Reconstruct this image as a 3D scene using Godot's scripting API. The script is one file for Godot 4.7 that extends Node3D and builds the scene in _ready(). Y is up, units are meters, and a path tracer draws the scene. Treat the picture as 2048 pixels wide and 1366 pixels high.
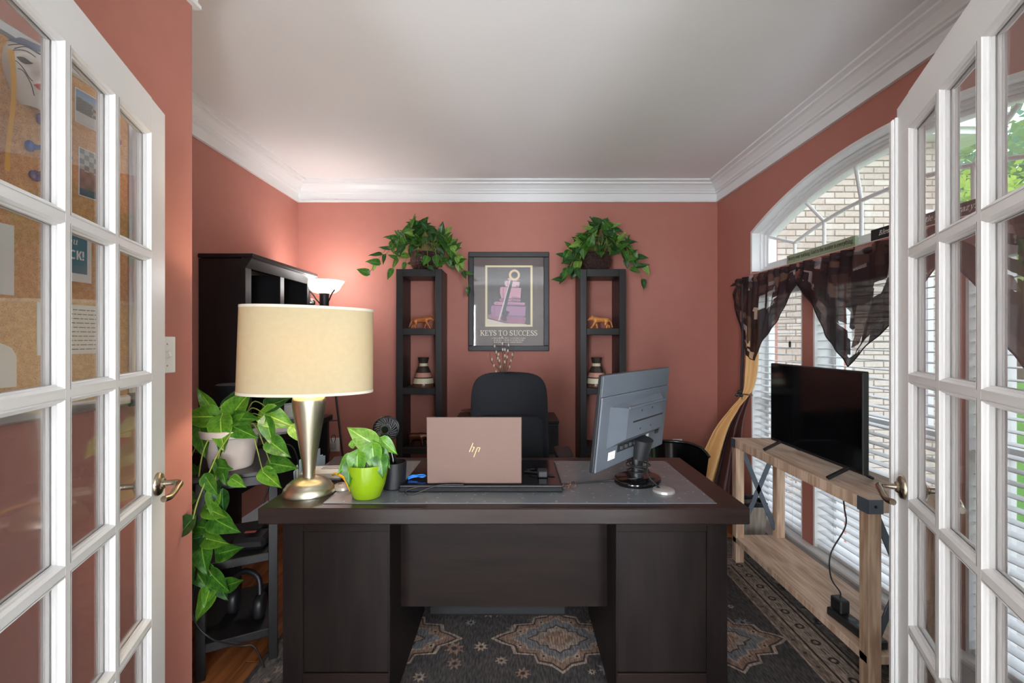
extends Node3D
# A small home office seen from its open double doors: rust walls, white crown moulding, an arched window.
# Units are metres. The lens stands at x 0, z 0 and looks along -z; the back wall is at z -4.

const CEIL := 2.73
const BACK := -4.0
const LEFT := -1.908
const ALCOVE := -1.164      # the near part of the left-hand wall stands further into the room
const RIGHT := 1.78
const FRONT := -0.60
const DESK := 0.76
const LAMP_E := 0.16
const TORCH_E := 0.2

var M := {}
var used := {}
var rng := RandomNumberGenerator.new()

# ------------------------------------------------------------------ shapes
class Shape:
	var v := PackedVector3Array()
	var n := PackedVector3Array()
	var t := PackedVector2Array()
	var ix := PackedInt32Array()
	var xf := Transform3D()

	func put(p: Vector3, nn: Vector3, uv := Vector2.ZERO) -> int:
		v.append(xf * p)
		n.append((xf.basis * nn).normalized())
		t.append(uv)
		return v.size() - 1

	# a flat convex polygon, listed counter-clockwise as seen from outside
	func face(p: Array, uvs := []) -> void:
		var nn: Vector3 = Vector3.ZERO
		for k in range(1, p.size() - 1):
			nn += (p[k] - p[0]).cross(p[k + 1] - p[0])
		if nn.length() < 1e-12:
			return
		nn = nn.normalized()
		var first := v.size()
		for k in p.size():
			put(p[k], nn, uvs[k] if uvs.size() else Vector2.ZERO)
		for k in range(1, p.size() - 1):
			ix.append_array([first, first + k + 1, first + k])

	# box with chamfered edges; c is its middle
	func box(c: Vector3, s: Vector3, b := 0.0, bas := Basis()) -> Shape:
		var keep := xf
		xf = xf * Transform3D(bas, c)
		var h := s / 2.0
		b = minf(b, minf(h.x, minf(h.y, h.z)) * 0.9)
		var ax := [Vector3.RIGHT, Vector3.UP, Vector3.BACK]
		for a in 3:
			var u: int = (a + 1) % 3
			var w: int = (a + 2) % 3
			for sg in [-1.0, 1.0]:
				var o: Vector3 = ax[a] * h[a] * sg
				var du: Vector3 = ax[u] * (h[u] - b)
				var dw: Vector3 = ax[w] * (h[w] - b)
				var q := [o - du - dw, o + du - dw, o + du + dw, o - du + dw]
				if sg < 0:
					q.reverse()
				face(q)
			if b > 0:
				for su in [-1.0, 1.0]:
					for sw in [-1.0, 1.0]:
						var du: Vector3 = ax[u] * su
						var dw: Vector3 = ax[w] * sw
						var p1: Vector3 = du * h[u] + dw * (h[w] - b)
						var p2: Vector3 = du * (h[u] - b) + dw * h[w]
						var da: Vector3 = ax[a] * (h[a] - b)
						var q := [p1 - da, p1 + da, p2 + da, p2 - da]
						out(q, du + dw)
		if b > 0:
			for sx in [-1.0, 1.0]:
				for sy in [-1.0, 1.0]:
					for sz in [-1.0, 1.0]:
						var k := Vector3(sx, sy, sz)
						var q := [k * Vector3(h.x, h.y - b, h.z - b), k * Vector3(h.x - b, h.y, h.z - b), k * Vector3(h.x - b, h.y - b, h.z)]
						out(q, k)
		xf = keep
		return self

	func out(q: Array, way: Vector3) -> void:
		if (q[1] - q[0]).cross(q[2] - q[0]).dot(way) < 0:
			q.reverse()
		face(q)

	func bb(x0: float, x1: float, y0: float, y1: float, z0: float, z1: float, b := 0.0) -> Shape:
		return box(Vector3(x0 + x1, y0 + y1, z0 + z1) / 2, Vector3(absf(x1 - x0), absf(y1 - y0), absf(z1 - z0)), b)

	# bar of rectangular section from a to b
	func bar(a: Vector3, b: Vector3, w: float, d: float, up := Vector3.UP, bev := 0.0) -> Shape:
		var f := (b - a).normalized()
		if absf(f.dot(up)) > 0.99:
			up = Vector3.RIGHT
		var r := up.cross(f).normalized()
		var uu := f.cross(r)
		return box((a + b) / 2, Vector3(w, d, (b - a).length()), bev, Basis(r, uu, f))

	func tube(p: Array, rad, sides := 8, caps := true) -> Shape:
		var last := Vector3.ZERO
		var rings := []
		for k in p.size():
			var d: Vector3 = (p[mini(k + 1, p.size() - 1)] - p[maxi(k - 1, 0)]).normalized()
			if k == 0:
				last = d.cross(Vector3.UP if absf(d.y) < 0.9 else Vector3.RIGHT).normalized()
			else:
				last = (last - d * last.dot(d)).normalized()
			var side := d.cross(last)
			var r: float = rad[k] if rad is Array else rad
			var first := v.size()
			for s in sides:
				var a := TAU * s / sides
				var nn := last * cos(a) + side * sin(a)
				put(p[k] + nn * r, nn, Vector2(float(s) / sides, float(k) / maxi(1, p.size() - 1)))
			rings.append(first)
		for k in p.size() - 1:
			for s in sides:
				var s2 := (s + 1) % sides
				var a: int = rings[k] + s
				var b: int = rings[k] + s2
				var c: int = rings[k + 1] + s2
				var d: int = rings[k + 1] + s
				ix.append_array([a, c, b, a, d, c])
		if caps:
			for e in 2:
				var k: int = 0 if e == 0 else p.size() - 1
				var q := []
				for s in sides:
					q.append(xf.affine_inverse() * v[rings[k] + s])
				if e == 0:
					q.reverse()
				face(q)
		return self

	# profile of (radius, height), turned round y; sx and sz squeeze it into an oval
	func lathe(prof: Array, seg := 32, sx := 1.0, sz := 1.0) -> Shape:
		for k in prof.size() - 1:
			var a: Vector2 = prof[k]
			var b: Vector2 = prof[k + 1]
			if (b - a).length() < 1e-6:
				continue
			var ends := []
			for e in 2:
				var d := (b - a).normalized()
				var m: int = k - 1 if e == 0 else k + 1
				if m >= 0 and m < prof.size() - 1:
					var d2: Vector2 = (prof[m + 1] - prof[m]).normalized()
					if d2.dot(d) > 0.75:
						d = (d + d2).normalized()
				ends.append(Vector2(d.y, -d.x))
			var first := v.size()
			for s in seg + 1:
				var an := TAU * s / seg
				for e in 2:
					var q: Vector2 = a if e == 0 else b
					var nn: Vector2 = ends[e]
					put(Vector3(cos(an) * q.x * sx, q.y, sin(an) * q.x * sz), Vector3(cos(an) * nn.x / sx, nn.y, sin(an) * nn.x / sz), Vector2(float(s) / seg, float(k + e) / (prof.size() - 1)))
			for s in seg:
				var i := first + s * 2
				ix.append_array([i, i + 2, i + 3, i, i + 3, i + 1])
		return self

	# flat outline (x, y) drawn out along z from z0 to z1
	func prism(poly: PackedVector2Array, z0: float, z1: float) -> Shape:
		if Geometry2D.is_polygon_clockwise(poly):
			poly.reverse()
		var tri := Geometry2D.triangulate_polygon(poly)
		for k in range(0, tri.size(), 3):
			for e in 2:
				var q := []
				for j in 3:
					var p := poly[tri[k + j]]
					q.append(Vector3(p.x, p.y, z1 if e == 1 else z0))
				out(q, Vector3(0, 0, 1 if e == 1 else -1))
		for k in poly.size():
			var a := poly[k]
			var b := poly[(k + 1) % poly.size()]
			face([Vector3(a.x, a.y, z0), Vector3(b.x, b.y, z0), Vector3(b.x, b.y, z1), Vector3(a.x, a.y, z1)])
		return self

	# smooth sheet over (u, v) in 0..1
	func grid(nu: int, nv: int, fn: Callable) -> Shape:
		var first := v.size()
		for j in nv + 1:
			for i in nu + 1:
				var u := float(i) / nu
				var w := float(j) / nv
				var e := 0.002
				var p: Vector3 = fn.call(u, w)
				var pu: Vector3 = fn.call(minf(u + e, 1), w) - fn.call(maxf(u - e, 0), w)
				var pv: Vector3 = fn.call(u, minf(w + e, 1)) - fn.call(u, maxf(w - e, 0))
				var nn := pu.cross(pv)
				put(p, nn.normalized() if nn.length() > 1e-14 else Vector3.UP, Vector2(u, w))
		for j in nv:
			for i in nu:
				var a := first + j * (nu + 1) + i
				ix.append_array([a, a + nu + 2, a + 1, a, a + nu + 1, a + nu + 2])
		return self

	# profile (out from the wall, up) carried round a path of floor points with mitred corners; left of the path is the room
	func moulding(prof: Array, path: Array, closed := true) -> Shape:
		var n_p := path.size()
		var offs := []
		for k in n_p:
			var pv: Vector2 = path[(k - 1 + n_p) % n_p]
			var nx: Vector2 = path[(k + 1) % n_p]
			var d1: Vector2 = (path[k] - pv).normalized()
			var d2: Vector2 = (nx - path[k]).normalized()
			if not closed and k == 0:
				d1 = d2
			if not closed and k == n_p - 1:
				d2 = d1
			var n1 := Vector2(d1.y, -d1.x)
			var n2 := Vector2(d2.y, -d2.x)
			var m := (n1 + n2).normalized()
			offs.append(m / maxf(0.2, m.dot(n1)))
		for k in (n_p if closed else n_p - 1):
			var k2 := (k + 1) % n_p
			for j in prof.size() - 1:
				var q := []
				for e in [[k, j], [k2, j], [k2, j + 1], [k, j + 1]]:
					var c: Vector2 = path[e[0]] + offs[e[0]] * prof[e[1]].x
					q.append(Vector3(c.x, prof[e[1]].y, c.y))
				face(q)
		if not closed:
			for k in [0, n_p - 1]:
				var poly := []
				for j in prof.size():
					var c: Vector2 = path[k] + offs[k] * prof[j].x
					poly.append(Vector3(c.x, prof[j].y, c.y))
				face(poly)
		return self

	func mesh() -> ArrayMesh:
		var a := []
		a.resize(Mesh.ARRAY_MAX)
		a[Mesh.ARRAY_VERTEX] = v
		a[Mesh.ARRAY_NORMAL] = n
		a[Mesh.ARRAY_TEX_UV] = t
		a[Mesh.ARRAY_INDEX] = ix
		var m := ArrayMesh.new()
		m.add_surface_from_arrays(Mesh.PRIMITIVE_TRIANGLES, a)
		return m

# smooth body from tapered bones: each [a, b, radius a, radius b]; meshed as surface nets
func body(bones: Array, cell: float, blend: float) -> ArrayMesh:
	var lo := Vector3.ONE * 1e9
	var hi := -lo
	for b in bones:
		for e in 2:
			var r: float = b[2 + e] + cell * 2 + blend
			lo = lo.min(b[e] - Vector3.ONE * r)
			hi = hi.max(b[e] + Vector3.ONE * r)
	var nx := int((hi.x - lo.x) / cell) + 2
	var ny := int((hi.y - lo.y) / cell) + 2
	var nz := int((hi.z - lo.z) / cell) + 2
	var fld := PackedFloat32Array()
	fld.resize(nx * ny * nz)
	for k in nz:
		for j in ny:
			for i in nx:
				fld[(k * ny + j) * nx + i] = dist(lo + Vector3(i, j, k) * cell, bones, blend)
	var vert := PackedVector3Array()
	var nor := PackedVector3Array()
	var id := PackedInt32Array()
	id.resize(nx * ny * nz)
	id.fill(-1)
	var idx := PackedInt32Array()
	for k in nz - 1:
		for j in ny - 1:
			for i in nx - 1:
				var sum := Vector3.ZERO
				var cnt := 0
				for e in [[0, 0, 0, 1, 0, 0], [0, 1, 0, 1, 1, 0], [0, 0, 1, 1, 0, 1], [0, 1, 1, 1, 1, 1], [0, 0, 0, 0, 1, 0], [1, 0, 0, 1, 1, 0], [0, 0, 1, 0, 1, 1], [1, 0, 1, 1, 1, 1], [0, 0, 0, 0, 0, 1], [1, 0, 0, 1, 0, 1], [0, 1, 0, 0, 1, 1], [1, 1, 0, 1, 1, 1]]:
					var f0 := fld[((k + e[2]) * ny + j + e[1]) * nx + i + e[0]]
					var f1 := fld[((k + e[5]) * ny + j + e[4]) * nx + i + e[3]]
					if (f0 < 0) != (f1 < 0):
						sum += Vector3(e[0], e[1], e[2]).lerp(Vector3(e[3], e[4], e[5]), f0 / (f0 - f1))
						cnt += 1
				if cnt:
					id[(k * ny + j) * nx + i] = vert.size()
					var p := lo + (Vector3(i, j, k) + sum / cnt) * cell
					vert.append(p)
					var h := cell * 0.5
					nor.append(Vector3(dist(p + Vector3(h, 0, 0), bones, blend) - dist(p - Vector3(h, 0, 0), bones, blend), dist(p + Vector3(0, h, 0), bones, blend) - dist(p - Vector3(0, h, 0), bones, blend), dist(p + Vector3(0, 0, h), bones, blend) - dist(p - Vector3(0, 0, h), bones, blend)).normalized())
	for k in range(1, nz - 1):
		for j in range(1, ny - 1):
			for i in range(1, nx - 1):
				var o := (k * ny + j) * nx + i
				for a in 3:
					var st: int = [1, nx, nx * ny][a]
					if (fld[o] < 0) == (fld[o + st] < 0):
						continue
					var s1: int = [nx, nx * ny, 1][a]
					var s2: int = [nx * ny, 1, nx][a]
					var q := [id[o], id[o - s1], id[o - s1 - s2], id[o - s2]]
					if q.has(-1):
						continue
					if fld[o] < 0:
						idx.append_array([q[0], q[2], q[1], q[0], q[3], q[2]])
					else:
						idx.append_array([q[0], q[1], q[2], q[0], q[2], q[3]])
	var arr := []
	arr.resize(Mesh.ARRAY_MAX)
	arr[Mesh.ARRAY_VERTEX] = vert
	arr[Mesh.ARRAY_NORMAL] = nor
	arr[Mesh.ARRAY_INDEX] = idx
	var m := ArrayMesh.new()
	m.add_surface_from_arrays(Mesh.PRIMITIVE_TRIANGLES, arr)
	return m

func dist(p: Vector3, bones: Array, blend: float) -> float:
	var d := 1e9
	for b in bones:
		var ba: Vector3 = b[1] - b[0]
		var h := clampf((p - b[0]).dot(ba) / maxf(ba.length_squared(), 1e-9), 0, 1)
		var q: float = (p - b[0] - ba * h).length() - lerpf(b[2], b[3], h)
		var k := clampf(0.5 + 0.5 * (d - q) / blend, 0, 1)
		d = lerpf(d, q, k) - blend * k * (1 - k)
	return d

# ------------------------------------------------------------------ nodes
func numbered(called: String) -> String:
	used[called] = used.get(called, -1) + 1
	return called if used[called] == 0 else "%s_%03d" % [called, used[called]]

func tag(o: Node, label: String, category := "", group := "", kind := "") -> Node:
	o.set_meta("label", label)
	if category:
		o.set_meta("category", category)
	if group:
		o.set_meta("group", group)
	if kind:
		o.set_meta("kind", kind)
	return o

func thing(called: String, label: String, category: String, at := Vector3.ZERO, turn := 0.0, group := "") -> Node3D:
	var o := Node3D.new()
	o.name = numbered(called)
	add_child(o)
	o.position = at
	o.rotation.y = turn
	tag(o, label, category, group)
	return o

func part(parent: Node, called: String, s, m: Material, label := "") -> MeshInstance3D:
	var o := MeshInstance3D.new()
	o.name = called
	o.mesh = s.mesh() if s is Shape else s
	o.material_override = m
	parent.add_child(o, true)
	if label:
		o.set_meta("label", label)
	return o

func solo(called: String, s, m: Material, label: String, category: String, at := Vector3.ZERO, turn := 0.0, group := "") -> MeshInstance3D:
	var o := part(self, numbered(called), s, m)
	o.position = at
	o.rotation.y = turn
	tag(o, label, category, group)
	return o

func struct(called: String, s, m: Material, label: String, category: String) -> MeshInstance3D:
	var o := part(self, called, s, m)
	tag(o, label, category, "", "structure")
	return o

func struct_node(called: String, label: String, category: String, at := Vector3.ZERO, turn := 0.0) -> Node3D:
	var o := Node3D.new()
	o.name = called
	add_child(o)
	o.position = at
	o.rotation.y = turn
	tag(o, label, category, "", "structure")
	return o

func S() -> Shape:
	return Shape.new()

func curve(p: Array, steps := 8) -> Array:
	var r := []
	for k in p.size() - 1:
		var a: Vector3 = p[maxi(k - 1, 0)]
		var b: Vector3 = p[k]
		var c: Vector3 = p[k + 1]
		var d: Vector3 = p[mini(k + 2, p.size() - 1)]
		for s in steps:
			r.append(b.cubic_interpolate(c, a, d, float(s) / steps))
	r.append(p[-1])
	return r

func words(parent: Node, text: String, high: float, wide: float, m: Material, at: Vector3, bas := Basis(), serif := true, bold := false, slant := 0.0) -> MeshInstance3D:
	var f := SystemFont.new()
	f.font_names = PackedStringArray(["Droid Serif" if serif else "Droid Sans"])
	f.font_weight = 700 if bold else 400
	var tm := TextMesh.new()
	tm.font = f
	tm.text = text
	tm.font_size = 32
	tm.pixel_size = 0.01
	tm.depth = 0.02
	tm.curve_step = 2.0
	var bx := tm.get_aabb()
	var o := MeshInstance3D.new()
	o.name = "lettering"
	o.mesh = tm
	o.material_override = m
	parent.add_child(o, true)
	var sx := wide / maxf(bx.size.x, 0.01)
	var sy := high / maxf(bx.size.y, 0.01)
	var c := bx.get_center()
	var b := Basis(Vector3(sx, 0, 0), Vector3(slant * sy, sy, 0), Vector3(0, 0, 0.05))
	o.transform = Transform3D(bas, at) * Transform3D(b, -(b * c))
	return o

# ------------------------------------------------------------------ materials
func picture(w: int, h: int, fn: Callable) -> ImageTexture:
	var b := PackedByteArray()
	b.resize(w * h * 4)
	var o := 0
	for y in h:
		for x in w:
			var c: Color = fn.call(x, y)
			b[o] = int(clampf(c.r, 0, 1) * 255.0)
			b[o + 1] = int(clampf(c.g, 0, 1) * 255.0)
			b[o + 2] = int(clampf(c.b, 0, 1) * 255.0)
			b[o + 3] = int(clampf(c.a, 0, 1) * 255.0)
			o += 4
	return ImageTexture.create_from_image(Image.create_from_data(w, h, false, Image.FORMAT_RGBA8, b))

func noise(freq: float, sd: int, octaves := 4) -> FastNoiseLite:
	var f := FastNoiseLite.new()
	f.noise_type = FastNoiseLite.TYPE_SIMPLEX_SMOOTH
	f.frequency = freq
	f.seed = sd
	f.fractal_octaves = octaves
	return f

# a seamless two-tone mottle
func mottle(size: int, freq: float, sd: int, a: Color, b: Color, octaves := 4) -> ImageTexture:
	var im := noise(freq, sd, octaves).get_seamless_image(size, size, false, false, 0.15, true)
	return picture(size, size, func(x, y): return a.lerp(b, im.get_pixel(x, y).r))

func height_map(size: int, freq: float, sd: int, octaves := 3) -> ImageTexture:
	return mottle(size, freq, sd, Color.BLACK, Color.WHITE, octaves)

# seamless wood grain: streaks along u, or along v when upright
func grain(size: int, sd: int, light: Color, dark: Color, upright := false) -> ImageTexture:
	var p: Image = noise(0.035, sd, 4).get_seamless_image(size / 8, size, false, false, 0.2, true)
	var q: Image = noise(0.16, sd + 5, 3).get_seamless_image(size / 16, size, false, false, 0.2, true)
	p.resize(size, size, Image.INTERPOLATE_CUBIC)
	q.resize(size, size, Image.INTERPOLATE_CUBIC)
	return picture(size, size, func(x, y):
		var a = y if upright else x
		var b = x if upright else y
		var k: float = 0.6 * p.get_pixel(a, b).r + 0.4 * q.get_pixel(a, b).r
		return light.lerp(dark, smoothstep(0.22, 0.8, k)))

func mat(c: Color, rough := 0.6, metal := 0.0, spec := 0.5) -> StandardMaterial3D:
	var m := StandardMaterial3D.new()
	m.albedo_color = c
	m.roughness = rough
	m.metallic = metal
	m.metallic_specular = spec
	return m

func tri(m: StandardMaterial3D, tex: Texture2D, scale: Vector3, world := true) -> StandardMaterial3D:
	m.albedo_texture = tex
	m.uv1_triplanar = true
	m.uv1_world_triplanar = world
	m.uv1_scale = scale
	m.uv1_triplanar_sharpness = 8.0
	return m

func relief(m: StandardMaterial3D, tex: Texture2D, cm: float) -> StandardMaterial3D:
	m.heightmap_enabled = true
	m.heightmap_texture = tex
	m.heightmap_scale = cm
	return m

func rgb(r: int, g: int, b: int) -> Color:
	return Color8(r, g, b)

func make_materials() -> void:
	var fine := height_map(256, 0.06, 3)
	var speck := height_map(256, 0.2, 8, 2)
	M.wall = relief(tri(mat(Color.WHITE, 0.62, 0, 0.4), mottle(256, 0.03, 11, rgb(182, 119, 105), rgb(186, 123, 109)), Vector3.ONE * 0.9), fine, 0.02)
	M.unseen_hall_floor = tri(mat(Color.WHITE, 0.4), mottle(128, 0.04, 98, rgb(214, 210, 204), rgb(198, 193, 186)), Vector3.ONE)  # floor out of view, pale to bounce light onto the office ceiling
	M.hall = mat(rgb(222, 219, 214), 0.8)  # hall walls out of view, pale to bounce light into the office
	M.ceiling = mat(rgb(244, 244, 243), 0.85, 0, 0.3)
	M.white = mat(rgb(236, 236, 235), 0.38, 0, 0.45)
	M.door = mat(rgb(232, 231, 229), 0.36, 0, 0.45)
	M.plastic_white = mat(rgb(238, 236, 230), 0.4)
	M.glass = mat(Color(1, 1, 1, 0.03), 0.0, 0.0, 0.36)
	M.glass.transparency = BaseMaterial3D.TRANSPARENCY_ALPHA
	M.floor_dark = mat(rgb(40, 24, 14), 0.8)
	for k in 3:
		M["plank%d" % k] = tri(mat([rgb(255, 255, 255), rgb(232, 226, 222), rgb(245, 232, 218)][k], 0.33), grain(256, 20 + k, rgb(164, 106, 66), rgb(118, 70, 40), true), Vector3(1.6, 1, 0.8))
	var esp := grain(256, 31, rgb(33, 24, 21), rgb(24, 17, 15))
	M.espresso = relief(tri(mat(Color.WHITE, 0.48, 0, 0.27), esp, Vector3.ONE), speck, 0.008)
	M.espresso_top = tri(mat(rgb(255, 255, 255), 0.3, 0, 0.4), grain(256, 33, rgb(46, 34, 30), rgb(32, 24, 21)), Vector3.ONE * 1.2)
	M.espresso_up = relief(tri(mat(Color.WHITE, 0.48, 0, 0.27), grain(256, 32, rgb(31, 24, 22), rgb(23, 17, 16), true), Vector3.ONE), speck, 0.008)
	M.black_wood = relief(tri(mat(Color.WHITE, 0.42, 0, 0.5), grain(128, 35, rgb(30, 28, 29), rgb(22, 21, 22), true), Vector3.ONE * 1.3), speck, 0.008)
	M.black = mat(rgb(26, 26, 28), 0.45)
	M.black_gloss = mat(rgb(14, 14, 16), 0.12)
	M.black_matte = mat(rgb(24, 24, 25), 0.75)
	M.dark_metal = mat(rgb(70, 74, 80), 0.42, 0.8)
	M.steel_paint = mat(rgb(88, 96, 106), 0.45, 0.35)
	M.screen = mat(rgb(12, 13, 15), 0.08, 0, 0.55)
	M.monitor = relief(tri(mat(rgb(255, 255, 255), 0.4, 0, 0.45), mottle(128, 0.05, 12, rgb(92, 98, 106), rgb(98, 104, 112)), Vector3.ONE * 2.0), speck, 0.006)
	M.monitor_edge = mat(rgb(34, 36, 40), 0.35)
	M.laptop = mat(rgb(112, 89, 79), 0.5, 0.1, 0.4)
	M.gold = mat(rgb(226, 180, 128), 0.22, 0.9)
	M.nickel = mat(rgb(204, 200, 180), 0.3, 1.0)
	M.nickel.anisotropy_enabled = true
	M.nickel.anisotropy = 0.5
	M.handle = mat(rgb(176, 164, 146), 0.24, 1.0)
	M.chrome = mat(rgb(214, 214, 216), 0.12, 1.0)
	M.alu = mat(rgb(196, 200, 204), 0.35, 0.85)
	M.grommet = mat(rgb(178, 172, 164), 0.4, 0.4)
	M.shade = tri(mat(rgb(255, 255, 255), 0.9, 0, 0.2), mottle(128, 0.1, 41, rgb(214, 201, 164), rgb(209, 195, 157)), Vector3.ONE * 3.0, false)
	M.shade.backlight_enabled = true
	M.shade.backlight = Color(0.6, 0.53, 0.4)
	M.shade_trim = mat(rgb(232, 224, 204), 0.85)
	M.bulb = mat(rgb(255, 240, 215), 0.5)
	M.bulb.emission_enabled = true
	M.bulb.emission = rgb(255, 214, 150)
	M.bulb.emission_energy_multiplier = 4.0
	M.bowl_glass = mat(rgb(250, 250, 250), 0.4)
	M.bowl_glass.emission_enabled = true
	M.bowl_glass.emission = rgb(255, 236, 214)
	M.bowl_glass.emission_energy_multiplier = 0.9
	M.unseen_window = mat(rgb(245, 248, 252), 0.5)  # glow of the sidelights out of view in the hall
	M.unseen_window.emission_enabled = true
	M.unseen_window.emission = rgb(236, 244, 255)
	M.unseen_window.emission_energy_multiplier = 3.0
	# console: weathered oak
	M.oak = relief(tri(mat(Color.WHITE, 0.5, 0, 0.4), grain(256, 51, rgb(214, 186, 162), rgb(166, 134, 110), true), Vector3.ONE * 1.4), speck, 0.01)
	M.oak_up = relief(tri(mat(Color.WHITE, 0.5, 0, 0.4), grain(256, 52, rgb(206, 178, 152), rgb(158, 126, 102), true), Vector3.ONE * 1.6), speck, 0.01)
	for k in M.keys():
		M[k].resource_name = k
	# growing things
	for k in 4:
		var deep: Color = [rgb(44, 94, 28), rgb(70, 124, 32), rgb(30, 68, 28), rgb(104, 148, 56)][k]
		var pale: Color = [rgb(118, 168, 58), rgb(160, 200, 74), rgb(88, 138, 66), rgb(186, 214, 120)][k]
		var leaf := leaf_picture(deep, pale, 60 + k)
		M["leaf%d" % k] = mat(Color.WHITE, 0.34, 0, 0.5)
		M["leaf%d" % k].albedo_texture = leaf
		M["leaf%d" % k].backlight_enabled = true
		M["leaf%d" % k].backlight = Color(0.5, 0.7, 0.25)
	M.stem = mat(rgb(122, 134, 58), 0.6)
	M.stem_brown = mat(rgb(96, 74, 50), 0.7)
	M.soil = tri(mat(Color.WHITE, 0.95), mottle(64, 0.2, 71, rgb(56, 40, 30), rgb(24, 17, 13)), Vector3.ONE * 9)
	M.pot_green = mat(rgb(130, 162, 18), 0.16, 0, 0.6)
	M.pot_clay = mat(rgb(198, 186, 178), 0.6)
	M.basket = relief(tri(mat(Color.WHITE, 0.22, 0, 0.6), mottle(128, 0.12, 72, rgb(40, 22, 20), rgb(78, 48, 40)), Vector3.ONE * 6.0, false), height_map(128, 0.22, 9, 2), 1.2)
	M.lion = tri(mat(Color.WHITE, 0.3, 0, 0.5), mottle(64, 0.1, 73, rgb(196, 118, 58), rgb(150, 78, 36)), Vector3.ONE * 8.0, false)
	M.lion_pale = tri(mat(Color.WHITE, 0.3, 0, 0.5), mottle(64, 0.1, 74, rgb(222, 150, 78), rgb(190, 112, 54)), Vector3.ONE * 8.0, false)
	M.bronze = mat(rgb(112, 78, 62), 0.25, 0.7)
	M.clay_dark = mat(rgb(62, 50, 44), 0.35)
	M.clay_brown = mat(rgb(98, 66, 50), 0.3)
	M.clay_pink = mat(rgb(206, 148, 128), 0.45)
	M.clay_cream = mat(rgb(222, 214, 182), 0.45)
	# cloth
	M.fabric_black = relief(tri(mat(Color.WHITE, 0.85, 0, 0.3), mottle(128, 0.3, 75, rgb(30, 31, 34), rgb(40, 41, 45)), Vector3.ONE * 5.0, false), speck, 0.03)
	M.gold_cloth = mat(rgb(222, 172, 112), 0.45, 0, 0.4)
	M.gold_cloth.backlight_enabled = true
	M.gold_cloth.backlight = Color(0.5, 0.36, 0.2)
	M.plum_cloth = mat(rgb(84, 48, 44), 0.38, 0, 0.5)
	M.plum_dark = mat(rgb(42, 26, 28), 0.7)
	M.sheer = mat(Color.WHITE, 0.6, 0, 0.3)
	M.sheer.albedo_texture = patchwork()
	M.sheer.transparency = BaseMaterial3D.TRANSPARENCY_ALPHA
	M.slat = mat(rgb(240, 240, 240), 0.45, 0, 0.4)
	M.slat.backlight_enabled = true
	M.slat.backlight = Color(0.25, 0.25, 0.25)
	M.cork = relief(tri(mat(Color.WHITE, 0.95, 0, 0.2), cork_picture(), Vector3.ONE * 4.0), speck, 0.06)
	M.paper = mat(rgb(236, 234, 228), 0.8)
	M.paper_blue = mat(rgb(176, 200, 216), 0.7)
	M.teal = mat(rgb(10, 112, 134), 0.5)
	M.ribbon = mat(rgb(226, 168, 18), 0.6)
	M.mask = mat(rgb(232, 228, 220), 0.25)
	M.mask_blue = mat(rgb(84, 108, 140), 0.3)
	M.lips = mat(rgb(206, 62, 66), 0.2)
	M.ink = mat(rgb(34, 32, 36), 0.4)
	for a in [["purple", rgb(86, 46, 132)], ["blue", rgb(26, 92, 176)], ["navy", rgb(14, 54, 130)], ["yellow", rgb(232, 186, 14)], ["aqua", rgb(20, 132, 150)], ["pinred", rgb(170, 40, 70)], ["emerald", rgb(28, 120, 84)]]:
		M[a[0]] = mat(a[1], 0.15, 0, 0.6)
	M.cable_blue = mat(rgb(30, 120, 214), 0.35)
	M.cable_yellow = mat(rgb(240, 176, 18), 0.4)
	M.grey_plastic = mat(rgb(172, 170, 166), 0.4)
	M.grey_dark = mat(rgb(70, 72, 76), 0.45)
	M.desk_pad = tri(mat(Color.WHITE, 0.16, 0, 0.5), mottle(256, 0.02, 81, rgb(102, 107, 113), rgb(114, 115, 116), 3), Vector3.ONE * 1.7)
	M.desk_pad.roughness_texture = mottle(256, 0.05, 82, Color(0.16, 0.16, 0.16), Color(0.3, 0.3, 0.3), 4)
	M.desk_pad.roughness = 1.0
	M.sign_green = mat(rgb(158, 172, 140), 0.6)
	M.sign_black = mat(rgb(34, 34, 42), 0.5)
	M.red_label = mat(rgb(196, 96, 80), 0.5)
	M.birch = mat(rgb(206, 198, 182), 0.7)
	M.bin = tri(mat(Color.WHITE, 0.6), grain(128, 83, rgb(176, 166, 154), rgb(136, 124, 112), true), Vector3.ONE * 2)
	M.poster = mat(Color.WHITE, 0.5)
	M.poster.albedo_texture = poster_picture()
	M.rug = mat(Color.WHITE, 0.95, 0, 0.15)
	M.rug.albedo_texture = rug_picture()
	M.rug.heightmap_enabled = true
	M.rug.heightmap_texture = M.rug.albedo_texture
	M.rug.heightmap_scale = 0.12
	# outside
	for k in 3:
		M["brick%d" % k] = relief(tri(mat(Color.WHITE, 0.9, 0, 0.2), mottle(128, 0.06, 91 + k, [rgb(206, 190, 178), rgb(214, 202, 192), rgb(200, 186, 174)][k], [rgb(190, 172, 158), rgb(200, 186, 174), rgb(184, 168, 156)][k]), Vector3.ONE * 3.1), speck, 0.1)
	M.mortar = mat(rgb(172, 162, 152), 0.95)
	M.lawn = tri(mat(Color.WHITE, 0.95, 0, 0.2), mottle(256, 0.08, 95, rgb(66, 116, 40), rgb(106, 150, 60)), Vector3.ONE * 0.5)
	M.tree_dark = mat(rgb(44, 108, 84), 0.6)
	M.tree_light = mat(rgb(150, 178, 62), 0.6)
	for k in ["tree_dark", "tree_light"]:
		M[k].backlight_enabled = true
		M[k].backlight = Color(0.5, 0.6, 0.3)
	M.bounce_slab = tri(mat(Color.WHITE, 0.9, 0, 0.2), mottle(128, 0.05, 97, rgb(190, 188, 184), rgb(172, 170, 166)), Vector3.ONE * 0.8)  # added pale ground that bounces neutral light up to the ceiling
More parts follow.
